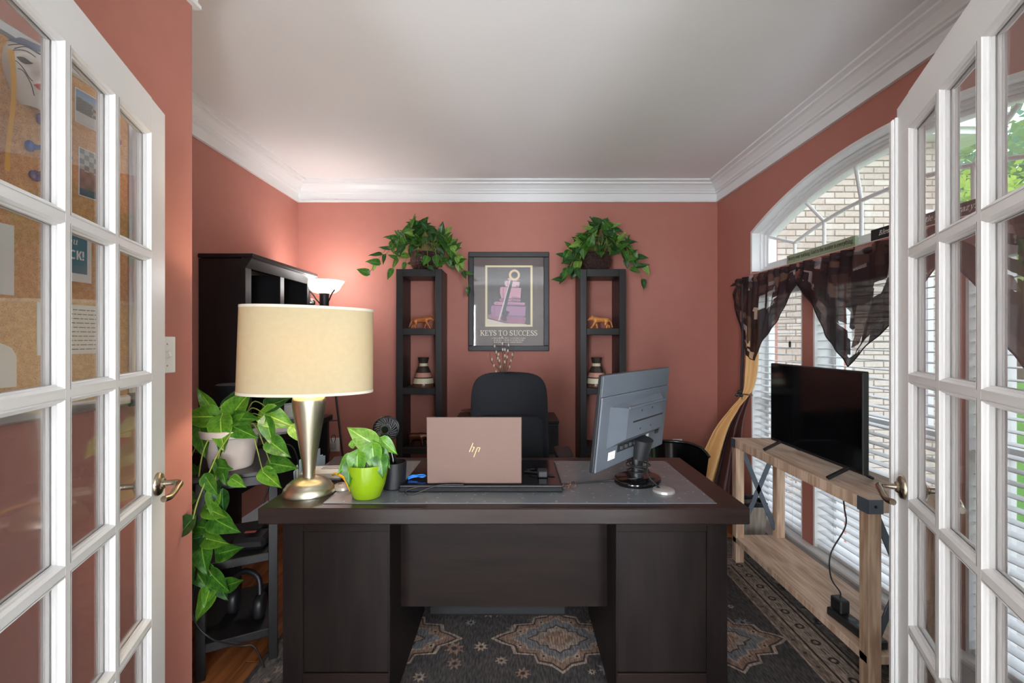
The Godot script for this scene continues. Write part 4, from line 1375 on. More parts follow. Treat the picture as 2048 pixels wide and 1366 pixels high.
# ------------------------------------------------------------------ things on the desk
func build_desk_things() -> void:
	var dt := DESK + 0.003
	var tr := thing("laptop_tray", "wide black padded tray lying under the laptop", "tray", Vector3(-0.132, dt, -1.96))
	part(tr, "cushion", S().bb(-0.322, 0.322, 0, 0.018, -0.2, 0.195, 0.008), M.black_matte)
	part(tr, "board", S().bb(-0.312, 0.312, 0.018, 0.024, -0.195, 0.18, 0.002), M.black_gloss)
	part(tr, "edge_bead", S().tube([Vector3(-0.315, 0.023, 0.186), Vector3(0.315, 0.023, 0.186)], 0.005, 8), M.black)
	var lp := thing("laptop", "rose beige laptop with the back of its open lid towards the doors", "laptop", Vector3(-0.16, dt + 0.024, -1.80))
	part(lp, "keyboard_deck", S().bb(-0.186, 0.186, 0, 0.012, -0.25, 0.0, 0.003), M.laptop)
	part(lp, "keys", S().bb(-0.165, 0.165, 0.012, 0.0135, -0.14, -0.03), M.black)
	var lid := part(lp, "lid", S().bb(-0.186, 0.186, 0.0, 0.264, -0.003, 0.003, 0.002), M.laptop)
	lid.position = Vector3(0, 0.004, 0.004)
	lid.rotation.x = 0.06
	part(lid, "screen", S().bb(-0.178, 0.178, 0.012, 0.256, -0.0036, -0.003), M.screen)
	var em := S()
	for q in [[-0.021, -0.0084, -0.0063, 0.027], [-0.0105, -0.0084, -0.001, 0.0105], [-0.0042, -0.0294, 0.0105, 0.0084], [0.0147, -0.0084, 0.021, 0.0084]]:
		em.bar(Vector3(q[0], q[1], 0.0033), Vector3(q[2], q[3], 0.0033), 0.0026, 0.0008, Vector3(0, 0, 1))
	em.bar(Vector3(-0.0075, 0.0105, 0.0033), Vector3(-0.001, 0.0105, 0.0033), 0.0022, 0.0008, Vector3(0, 0, 1))
	em.bar(Vector3(0.0105, 0.0084, 0.0033), Vector3(0.021, 0.0084, 0.0033), 0.0022, 0.0008, Vector3(0, 0, 1))
	var eo := part(lid, "emblem", em, M.gold, "four slanted gold strokes")
	eo.position = Vector3(0.002, 0.135, 0)
	# monitor, seen from behind
	var mo := thing("monitor", "grey monitor seen from behind on a round black foot", "monitor", Vector3(0.515, dt, -1.915), 0.868)
	part(mo, "foot", S().lathe([Vector2(0, 0), Vector2(0.112, 0), Vector2(0.115, 0.006), Vector2(0.113, 0.014), Vector2(0.1, 0.018), Vector2(0, 0.02)], 48, 1.0, 0.8), M.black_gloss)
	part(mo, "neck", S().lathe([Vector2(0, 0.018), Vector2(0.034, 0.018), Vector2(0.031, 0.05), Vector2(0.03, 0.15), Vector2(0, 0.15)], 24, 1.0, 0.7), M.black)
	var hd := Node3D.new()
	hd.name = "head"
	mo.add_child(hd, true)
	hd.position = Vector3(-0.035, 0.285, 0.008)
	hd.rotation.x = 0.11
	part(hd, "bezel", S().bb(-0.309, 0.309, -0.182, 0.182, -0.016, 0.0, 0.003), M.monitor_edge)
	part(hd, "screen", S().bb(-0.303, 0.303, -0.172, 0.176, -0.0165, -0.0158), M.screen)
	part(hd, "back_shell", S().bb(-0.306, 0.306, 0.1, 0.18, 0.0, 0.004, 0.002), M.monitor)
	part(hd, "back_shell", S().bb(-0.306, 0.306, -0.18, 0.0995, 0.0, 0.008, 0.003), M.monitor)
	var boss := S()
	var lo := [Vector2(-0.24, -0.1), Vector2(0.215, -0.1), Vector2(0.215, 0.075), Vector2(-0.24, 0.06)]
	var up := [Vector2(-0.15, -0.07), Vector2(0.19, -0.07), Vector2(0.19, 0.05), Vector2(-0.15, 0.05)]
	for k in 4:
		var j := (k + 1) % 4
		boss.face([Vector3(lo[k].x, lo[k].y, 0.008), Vector3(lo[j].x, lo[j].y, 0.008), Vector3(up[j].x, up[j].y, 0.04), Vector3(up[k].x, up[k].y, 0.04)])
	boss.face([Vector3(up[0].x, up[0].y, 0.04), Vector3(up[1].x, up[1].y, 0.04), Vector3(up[2].x, up[2].y, 0.04), Vector3(up[3].x, up[3].y, 0.04)])
	part(hd, "rear_housing", boss, M.monitor)
	part(hd, "ridge", S().bb(-0.15, 0.2, 0.046, 0.056, 0.034, 0.046, 0.003), M.monitor)
	part(hd, "groove", S().bb(-0.1, 0.185, -0.012, -0.006, 0.0395, 0.0405), M.black)
	for e in [Vector2(-0.03, 0.03), Vector2(0.07, 0.03), Vector2(-0.03, -0.045), Vector2(0.07, -0.045)]:
		part(hd, "screw_hole", S().tube([Vector3(e.x, e.y, 0.039), Vector3(e.x, e.y, 0.0408)], 0.004, 10), M.black)
	part(hd, "port_bay", S().bb(-0.15, 0.1, -0.13, -0.1, 0.006, 0.0092), M.black)
	for k in 5:
		part(hd, "port", S().bb(-0.13 + k * 0.04, -0.112 + k * 0.04, -0.122, -0.108, 0.008, 0.014, 0.001), M.grey_dark)
	part(hd, "rating_label", S().bb(-0.22, -0.165, -0.15, -0.118, 0.008, 0.0086), M.paper)
	part(hd, "rating_label", S().bb(0.11, 0.135, -0.125, -0.1, 0.008, 0.0086), M.paper)
	part(hd, "lock_slot", S().bb(0.16, 0.19, -0.1, -0.085, 0.024, 0.0295), M.black)
	part(hd, "neck_mount", S().tube([Vector3(0.03, -0.1, 0.028), Vector3(0.035, -0.185, 0.02)], [0.045, 0.034], 20), M.black)
	# leads round the monitor neck
	var loop := []
	for k in 40:
		var a := TAU * k / 13.0
		loop.append(Vector3(0.515 + cos(a) * (0.045 + 0.008 * sin(k * 1.7)), dt + 0.035 + k * 0.0016 + 0.008 * sin(a * 0.7 + 1.0), -1.905 + sin(a) * (0.045 + 0.006 * cos(k * 2.1))))
	loop.append_array(curve([loop[-1], Vector3(0.535, dt + 0.05, -1.84), Vector3(0.56, dt + 0.02, -1.81), Vector3(0.565, dt + 0.0145, -1.795)], 6))
	solo("coiled_cable", S().tube(loop, 0.003, 6), M.black, "black lead coiled round the monitor neck down to the grommet", "cable")
	solo("black_cable", S().tube(curve([Vector3(0.5, dt + 0.024, -1.87), Vector3(0.4, dt + 0.006, -1.9), Vector3(0.3, dt + 0.004, -1.885), Vector3(0.19, dt + 0.004, -1.87), Vector3(0.16, dt + 0.028, -1.9), Vector3(0.1, dt + 0.029, -1.93), Vector3(0.04, dt + 0.029, -1.95)], 6), 0.0035, 6), M.black, "black lead crossing the pad from the tray to the monitor", "cable")
	var ad := thing("charger", "black charger block with a loose lead on the laptop tray", "charger", Vector3(0.115, dt + 0.024, -1.9))
	part(ad, "block", S().bb(-0.02, 0.02, 0, 0.028, -0.025, 0.025, 0.004), M.black)
	part(ad, "lead", S().tube(curve([Vector3(-0.02, 0.014, 0), Vector3(-0.05, 0.01, -0.03), Vector3(-0.06, 0.004, -0.08), Vector3(-0.03, 0.004, -0.09)], 5), 0.0028, 6), M.black)
	var gl := thing("eyeglasses", "folded bronze eyeglasses at the end of the laptop tray", "glasses", Vector3(0.215, dt, -1.80), 0.5)
	for e in [-1.0, 1.0]:
		var rg := []
		for k in 17:
			rg.append(Vector3(0.017 * e + cos(TAU * k / 16) * 0.015, 0.016 + sin(TAU * k / 16) * 0.014, 0))
		part(gl, "rim", S().tube(rg, 0.0016, 5, false), M.bronze)
		part(gl, "temple", S().tube([Vector3(0.032 * e, 0.02, 0), Vector3(0.02 * e, 0.008, -0.03), Vector3(-0.02 * e, 0.003, -0.034)], 0.0014, 5), M.bronze)
	var strap := S().tube(curve([Vector3(-0.36, dt + 0.026, -1.776), Vector3(-0.42, dt + 0.012, -1.752), Vector3(-0.39, dt + 0.003, -1.742), Vector3(-0.3, dt + 0.028, -1.768), Vector3(-0.2, dt + 0.03, -1.77)], 6), 0.003, 6)
	solo("tray_strap", strap, M.black, "thin black strap trailing from the front of the laptop tray", "strap")
	# cup with a small fan
	var cup := thing("pen_cup", "round black cup behind the lime green pot", "cup", Vector3(-0.487, dt, -1.83))
	part(cup, "cup", S().lathe([Vector2(0, 0.002), Vector2(0.04, 0), Vector2(0.046, 0.005), Vector2(0.05, 0.105), Vector2(0.047, 0.105), Vector2(0.043, 0.012), Vector2(0, 0.012)], 36), M.black)
	var fan := thing("hand_fan", "small round black hand fan standing in the black cup", "fan", Vector3(-0.487, dt + 0.015, -1.83))
	fan.rotation.z = 0.04
	part(fan, "handle", S().tube([Vector3(0.003, 0.002, 0.01), Vector3(0, 0.1, 0.0), Vector3(-0.012, 0.17, 0)], [0.013, 0.012, 0.01], 12), M.black_gloss)
	var hc := Vector3(-0.022, 0.222, 0)
	var gr := S()
	for q in [[0.05, 0.0], [0.049, 0.012], [0.049, -0.012], [0.024, 0.016]]:
		var rg := []
		for k in 33:
			rg.append(hc + Vector3(cos(TAU * k / 32) * q[0], sin(TAU * k / 32) * q[0], q[1]))
		gr.tube(rg, 0.0022, 5, false)
	part(fan, "guard", gr, M.black_gloss)
	for k in 22:
		var a := TAU * k / 22
		part(fan, "guard_bar", S().tube([hc + Vector3(cos(a), sin(a), 0) * 0.012 + Vector3(0, 0, 0.017), hc + Vector3(cos(a + 0.25), sin(a + 0.25), 0) * 0.03 + Vector3(0, 0, 0.017), hc + Vector3(cos(a + 0.6), sin(a + 0.6), 0) * 0.049 + Vector3(0, 0, 0.01)], 0.0014, 4), M.grey_dark)
	part(fan, "rear_guard", S().tube([hc + Vector3(0, 0, -0.016), hc + Vector3(0, 0, -0.012)], 0.048, 24), M.black)
	part(fan, "hub", S().tube([hc + Vector3(0, 0, -0.014), hc + Vector3(0, 0, 0.019)], 0.014, 16), M.black_gloss)
	for k in 5:
		var a := TAU * k / 5
		part(fan, "blade", S().bar(hc + Vector3(cos(a), sin(a), 0) * 0.012, hc + Vector3(cos(a), sin(a), 0) * 0.044, 0.022, 0.0015, Vector3(sin(a) * 0.6, -cos(a) * 0.6, 0.8)), M.black)
	var la := S()
	for e in [0.0, 1.0, 2.0]:
		la.tube(curve([Vector3(-0.02, 0.003 + e * 0.004, 0.01), Vector3(0.0, 0.008 + e * 0.003, -0.004 * e), Vector3(0.035, 0.012, 0.006 * e), Vector3(0.05, 0.014, 0.0), Vector3(0.03, 0.016, -0.008), Vector3(-0.015, 0.01, -0.006 * e)], 5), 0.0026, 6)
	solo("lanyard", la, M.cable_blue, "bright blue looped lanyard beside the black cup", "lanyard", Vector3(-0.415, dt + 0.024, -1.86))
	# scanner and yellow lead behind the lamp
	var sc := thing("document_scanner", "slim grey scanner lying behind the table lamp", "scanner", Vector3(-0.81, DESK, -1.96), 0.12)
	part(sc, "body", S().bb(-0.1, 0.075, 0, 0.045, -0.045, 0.045, 0.012), M.grey_plastic)
	part(sc, "end_cap", S().bb(0.075, 0.1, 0, 0.043, -0.044, 0.044, 0.01), M.grey_dark)
	for z in [-0.012, 0.012]:
		part(sc, "slot", S().bb(-0.02, 0.06, 0.0445, 0.0456, z - 0.004, z + 0.004), M.black)
	solo("yellow_cable", S().tube(curve([Vector3(-0.765, DESK + 0.03, -1.91), Vector3(-0.735, DESK + 0.045, -1.87), Vector3(-0.69, DESK + 0.042, -1.83), Vector3(-0.655, DESK + 0.022, -1.79), Vector3(-0.64, DESK + 0.009, -1.77)], 6), 0.005, 8), M.cable_yellow, "yellow cable curling from the scanner to the green pot", "cable")
	solo("portfolio", S().bb(-0.11, 0.11, 0, 0.016, -0.12, 0.12, 0.004), M.espresso, "dark brown portfolio lying at the far corner of the desk", "folder", Vector3(-0.77, DESK, -2.17), 0.2)

# ------------------------------------------------------------------ things on shelves, walls and floor
func lion_bones(f: float) -> Array:
	return [[Vector3(-0.055 * f, 0.068, 0), Vector3(0.035 * f, 0.072, 0), 0.02, 0.0235], [Vector3(0.035 * f, 0.072, 0), Vector3(0.066 * f, 0.085, 0), 0.024, 0.019], [Vector3(0.066 * f, 0.085, 0), Vector3(0.082 * f, 0.082, 0), 0.0185, 0.015], [Vector3(0.084 * f, 0.078, 0), Vector3(0.099 * f, 0.072, 0), 0.011, 0.008], [Vector3(0.07 * f, 0.098, 0.01), Vector3(0.069 * f, 0.105, 0.012), 0.005, 0.004], [Vector3(0.07 * f, 0.098, -0.01), Vector3(0.069 * f, 0.105, -0.012), 0.005, 0.004],
		[Vector3(0.042 * f, 0.06, 0.011), Vector3(0.06 * f, 0.03, 0.013), 0.013, 0.008], [Vector3(0.06 * f, 0.03, 0.013), Vector3(0.074 * f, 0.006, 0.013), 0.0075, 0.006], [Vector3(0.074 * f, 0.006, 0.013), Vector3(0.083 * f, 0.005, 0.013), 0.006, 0.005],
		[Vector3(0.036 * f, 0.06, -0.011), Vector3(0.03 * f, 0.03, -0.013), 0.013, 0.008], [Vector3(0.03 * f, 0.03, -0.013), Vector3(0.022 * f, 0.006, -0.013), 0.0075, 0.006], [Vector3(0.022 * f, 0.006, -0.013), Vector3(0.031 * f, 0.005, -0.013), 0.006, 0.005],
		[Vector3(-0.05 * f, 0.062, 0.01), Vector3(-0.038 * f, 0.036, 0.013), 0.015, 0.009], [Vector3(-0.038 * f, 0.036, 0.013), Vector3(-0.054 * f, 0.02, 0.013), 0.008, 0.006], [Vector3(-0.054 * f, 0.02, 0.013), Vector3(-0.048 * f, 0.005, 0.013), 0.006, 0.006],
		[Vector3(-0.052 * f, 0.062, -0.01), Vector3(-0.056 * f, 0.038, -0.013), 0.015, 0.009], [Vector3(-0.056 * f, 0.038, -0.013), Vector3(-0.078 * f, 0.02, -0.013), 0.008, 0.006], [Vector3(-0.078 * f, 0.02, -0.013), Vector3(-0.074 * f, 0.005, -0.013), 0.006, 0.006],
		[Vector3(-0.07 * f, 0.075, 0), Vector3(-0.09 * f, 0.045, 0.002), 0.006, 0.004], [Vector3(-0.09 * f, 0.045, 0.002), Vector3(-0.1 * f, 0.012, 0.004), 0.004, 0.005]]

func build_shelf_things() -> void:
	solo("lion_figurine", body(lion_bones(1.0), 0.0042, 0.008), M.lion, "orange brown wooden lion walking towards the framed print, on the tower beside the torchiere", "figurine", Vector3(-0.775, 1.446, -3.77), 0.0, "carved lions")
	solo("lion_figurine", body(lion_bones(-1.0), 0.0042, 0.008), M.lion_pale, "golden wooden lion on the tower behind the monitor", "figurine", Vector3(0.705, 1.446, -3.76), 0.0, "carved lions")
	var bull := [[Vector3(-0.06, 0.07, 0), Vector3(0.02, 0.072, 0), 0.034, 0.034], [Vector3(0.02, 0.072, 0), Vector3(0.06, 0.078, 0), 0.034, 0.026], [Vector3(0.06, 0.076, 0), Vector3(0.095, 0.062, 0), 0.022, 0.014]]
	for e in [[-0.06, 0.018], [-0.045, -0.018], [0.03, 0.018], [0.05, -0.018]]:
		bull.append([Vector3(e[0], 0.055, e[1]), Vector3(e[0] * 1.1, 0.03, e[1]), 0.015, 0.011])
		bull.append([Vector3(e[0] * 1.1, 0.03, e[1]), Vector3(e[0] * 1.2, 0.008, e[1]), 0.01, 0.009])
	solo("bronze_figurine", body(bull, 0.005, 0.01), M.bronze, "stout bronze animal figure on the lowest visible tower shelf", "figurine", Vector3(-0.8, 0.476, -3.78))
	for e in [[-0.768, "banded clay vase under the lion, on the tower beside the torchiere"], [0.683, "banded clay vase under the golden lion, partly behind the monitor"]]:
		var v := thing("clay_vase", e[1], "vase", Vector3(e[0], 0.961, -3.82), 0, "banded clay vases")
		for b in [["lower_band", M.clay_brown, [[0, 0], [0.09, 0], [0.092, 0.006], [0.088, 0.03]]], ["cream_band", M.clay_cream, [[0.088, 0.03], [0.078, 0.072]]], ["dark_ring", M.clay_dark, [[0.078, 0.072], [0.074, 0.082]]], ["pink_band", M.clay_pink, [[0.074, 0.082], [0.062, 0.118]]], ["shoulder", M.clay_dark, [[0.062, 0.118], [0.05, 0.15], [0.04, 0.172]]], ["neck_band", M.clay_cream, [[0.04, 0.172], [0.034, 0.176], [0.034, 0.19], [0.036, 0.196]]], ["lip", M.clay_dark, [[0.036, 0.196], [0.042, 0.225], [0.047, 0.245], [0.04, 0.246], [0.036, 0.22], [0, 0.2]]]]:
			var p := []
			for q in b[2]:
				p.append(Vector2(q[0], q[1]))
			part(v, b[0], S().lathe(p, 36), b[1])
	# framed print
	var fr := thing("framed_print", "black framed print of a key leaning on stacked books", "picture", Vector3(-0.055, 1.255, -3.999))
	var w := 0.704
	var h := 0.866
	for q in [[-w / 2, w / 2, 0.0, 0.046], [-w / 2, w / 2, h - 0.046, h]]:
		part(fr, "frame_rail", S().bb(q[0], q[1], q[2], q[3], 0.001, 0.03, 0.004), M.black)
	for q in [[-w / 2, -w / 2 + 0.046], [w / 2 - 0.046, w / 2]]:
		part(fr, "frame_rail", S().bb(q[0], q[1], 0.046, h - 0.046, 0.001, 0.03, 0.004), M.black)
	var pr := S()
	pr.face([Vector3(-w / 2 + 0.04, 0.04, 0.012), Vector3(w / 2 - 0.04, 0.04, 0.012), Vector3(w / 2 - 0.04, h - 0.04, 0.012), Vector3(-w / 2 + 0.04, h - 0.04, 0.012)], [Vector2(0, 1), Vector2(1, 1), Vector2(1, 0), Vector2(0, 0)])
	var print_ := part(fr, "print", pr, M.poster)
	words(print_, "KEYS TO SUCCESS", 0.046, 0.5, M.clay_cream, Vector3(0, 0.158, 0.0125))
	part(fr, "glass", S().bb(-w / 2 + 0.042, w / 2 - 0.042, 0.042, h - 0.042, 0.017, 0.019), M.glass)
	# bowl and twigs on the low cabinet
	solo("wooden_bowl", S().lathe([Vector2(0, 0), Vector2(0.2, 0), Vector2(0.36, 0.05), Vector2(0.35, 0.053), Vector2(0.2, 0.01), Vector2(0, 0.01)], 40, 1.0, 0.4), M.clay_brown, "wide dark brown bowl on the cabinet behind the chair", "bowl", Vector3(-0.09, 0.722, -3.75))
	var tw := thing("twig_vase", "slim dark vase of bare budded twigs behind the office chair", "vase", Vector3(-0.09, 0.733, -3.73))
	part(tw, "vase", S().lathe([Vector2(0, 0), Vector2(0.035, 0), Vector2(0.045, 0.1), Vector2(0.03, 0.22), Vector2(0.022, 0.26), Vector2(0.026, 0.28), Vector2(0.02, 0.28)], 24), M.clay_dark)
	rng.seed = 8
	for e in [[-0.1, 0.63], [-0.06, 0.56], [-0.02, 0.7], [0.01, 0.6], [0.05, 0.64], [0.09, 0.56], [-0.13, 0.52]]:
		var tg := part(tw, "twig", S().tube(curve([Vector3(e[0] * 0.1, 0.2, 0), Vector3(e[0] * 0.25, 0.36, 0.01), Vector3(e[0] * 0.8, e[1] - 0.08, 0.01), Vector3(e[0] * 0.9, e[1], 0.0)], 5), [0.0035, 0.0035, 0.003, 0.003, 0.003, 0.003, 0.003, 0.003, 0.003, 0.0025, 0.0025, 0.0025, 0.002, 0.002, 0.002, 0.0015], 5), M.stem_brown)
		for k in 3:
			var bd := S()
			bd.xf.origin = Vector3(e[0] * (0.5 + 0.13 * k), e[1] - 0.16 + 0.05 * k, 0.014)
			bd.grid(8, 6, func(u, v): return Vector3(sin(PI * v) * cos(TAU * u) * 0.007, cos(PI * v) * 0.013, sin(PI * v) * sin(TAU * u) * 0.007))
			part(tg, "bud", bd, M.birch)
	# outlets and switch
	for e in [[-1.583, 0.43, "white wall outlet with a plugged-in adapter behind the torchiere legs"], [1.426, 0.42, "white wall outlet with a round plug beside the gold curtain"]]:
		var o := thing("wall_outlet", e[2], "outlet", Vector3(e[0], e[1] - 0.058, BACK), 0, "wall outlets")
		part(o, "plate", S().bb(-0.042, 0.042, 0, 0.12, 0.0005, 0.006, 0.002), M.plastic_white)
		if e[0] < 0:
			part(o, "adapter", S().bb(-0.03, 0.012, 0.03, 0.085, 0.006, 0.04, 0.005), M.grey_plastic)
			part(o, "lead", S().tube(curve([Vector3(-0.01, 0.08, 0.03), Vector3(-0.02, 0.13, 0.03), Vector3(0.01, 0.15, 0.03), Vector3(0.012, 0.1, 0.03), Vector3(-0.03, 0.02, 0.035), Vector3(-0.04, -0.1, 0.04)], 5), 0.003, 6), M.black)
		else:
			part(o, "plug", S().tube([Vector3(0.005, 0.035, 0.006), Vector3(0.005, 0.035, 0.04)], 0.03, 20), M.plastic_white)
	var sw := thing("light_switch", "white toggle switch plate on the wall beside the open door", "switch", Vector3(ALCOVE, 1.246, -1.515), PI / 2)
	part(sw, "plate", S().bb(-0.038, 0.038, 0, 0.122, 0.0005, 0.006, 0.002), M.plastic_white)
	part(sw, "toggle", S().box(Vector3(0, 0.062, 0.01), Vector3(0.01, 0.02, 0.018), 0.002, Basis(Vector3.RIGHT, -0.4)), M.plastic_white)
	for y in [0.025, 0.097]:
		part(sw, "screw", S().tube([Vector3(0, y, 0.005), Vector3(0, y, 0.007)], 0.003, 8), M.grey_plastic)
	# things round the side desk and the corner stand
	var sp := thing("cylinder_speaker", "tall black cylindrical speaker on the side desk before the hutch", "speaker", Vector3(-1.58, 0.76, -2.55))
	part(sp, "body", S().lathe([Vector2(0, 0), Vector2(0.088, 0), Vector2(0.09, 0.006), Vector2(0.09, 0.335), Vector2(0.084, 0.345), Vector2(0, 0.345)], 36), M.fabric_black)
	part(sp, "touch_ring", S().lathe([Vector2(0.084, 0.345), Vector2(0.078, 0.349), Vector2(0.03, 0.347), Vector2(0, 0.347)], 36), M.grey_dark)
	for k in 3:
		solo("paper_stack", S().bb(-0.1, 0.1, 0, 0.012, -0.14, 0.14, 0.001), [M.paper, M.grey_plastic, M.paper][k], ["white papers under the grey folder on the side desk", "grey folder lying between white papers on the side desk", "white papers on top of the grey folder on the side desk"][k], "papers", Vector3(-1.58 + 0.015 * k, 0.76 + 0.0125 * k, -2.9), 0.2 + 0.25 * k, "papers on the side desk")
	var mh := thing("magazine_file", "black magazine file with blue papers between the stand and the desk", "file", Vector3(-0.985, 0.008, -2.2))
	part(mh, "box", S().bb(-0.045, 0.045, 0, 0.62, -0.13, 0.13, 0.003), M.black)
	for k in 5:
		var pp := part(mh, "paper", S().bb(-0.001, 0.001, -0.14, 0.14, -0.11, 0.11), M.paper_blue if k % 2 == 0 else M.paper)
		pp.position = Vector3(-0.03 + 0.015 * k, 0.64 + 0.01 * (k % 3), 0.01 * k - 0.01)
		pp.rotation = Vector3(0.25 - 0.12 * k, 0, 0.03 * (k - 2))
	var pf := thing("photo_frame", "small silver photo frame standing in the hutch behind the lamp", "frame", Vector3(-1.72, 0.761, -3.36), 0.9)
	part(pf, "frame", ring_shape(S(), rect_loop(0.15, 0.12, 0.0), rect_loop(0.15, 0.12, 0.014), -0.006, 0.006), M.alu)
	part(pf, "photo", S().bb(0.012, 0.138, 0.012, 0.108, -0.002, 0.002), M.paper)
	var rb := thing("router_box", "black box with a red label on the middle tier of the stand", "box", Vector3(-1.15, 0.46, -1.99), 0.2)
	part(rb, "case", S().bb(-0.07, 0.07, 0, 0.05, -0.06, 0.06, 0.015), M.black)
	part(rb, "red_sticker", S().bb(-0.035, 0.01, 0.0495, 0.0506, -0.03, -0.008), M.red_label)
	var hs := thing("headset", "black padded headset lying on the lowest tier of the stand", "headset", Vector3(-1.19, 0.14, -2.02), 0.3)
	for e in [-1.0, 1.0]:
		var pd := rounded_pad(Vector3(0.05, 0.1, 0.1), 0.7, 0.7)
		part(hs, "ear_cup", pd, M.black).position = Vector3(0.06 * e, 0.05, 0.04 * e)
	part(hs, "headband", S().tube(curve([Vector3(-0.06, 0.08, -0.04), Vector3(-0.05, 0.16, -0.02), Vector3(0, 0.19, 0), Vector3(0.05, 0.16, 0.02), Vector3(0.06, 0.08, 0.04)], 6), 0.012, 8), M.black)
	for e in [[[Vector3(-1.235, 0.5, -1.775), Vector3(-1.25, 0.3, -1.765), Vector3(-1.19, 0.2, -1.77), Vector3(-1.12, 0.12, -1.84), Vector3(-1.07, 0.1, -1.865), Vector3(-1.03, 0.005, -1.87)], "black lead drooping across the open front of the stand"], [[Vector3(-1.29, 0.42, -1.74), Vector3(-1.3, 0.2, -1.73), Vector3(-1.25, 0.06, -1.72), Vector3(-1.18, 0.005, -1.70)], "black lead hanging down the outer leg of the stand"], [[Vector3(-0.98, 0.63, -2.12), Vector3(-1.0, 0.86, -2.06), Vector3(-1.04, 0.88, -1.99), Vector3(-1.02, 0.78, -1.9), Vector3(-1.04, 0.68, -1.88)], "black lead arching from the magazine file to the stand"]]:
		solo("loose_lead", S().tube(curve(e[0], 6), 0.0035, 6), M.black, e[1], "cable")

func pin(at: Vector3, m: Material, label: String, tilt := Vector3.ZERO) -> void:
	var o := thing("push_pin", label, "pin", at, 0, "giant push pins")
	o.basis = SIDE * Basis.from_euler(tilt) * Basis(Vector3.RIGHT, PI / 2)
	part(o, "head", S().lathe([Vector2(0, 0), Vector2(0.012, 0.0), Vector2(0.0135, 0.003), Vector2(0.0125, 0.008), Vector2(0.007, 0.012), Vector2(0.0055, 0.02), Vector2(0.0085, 0.027), Vector2(0.009, 0.032), Vector2(0.006, 0.036), Vector2(0, 0.037)], 20), m)

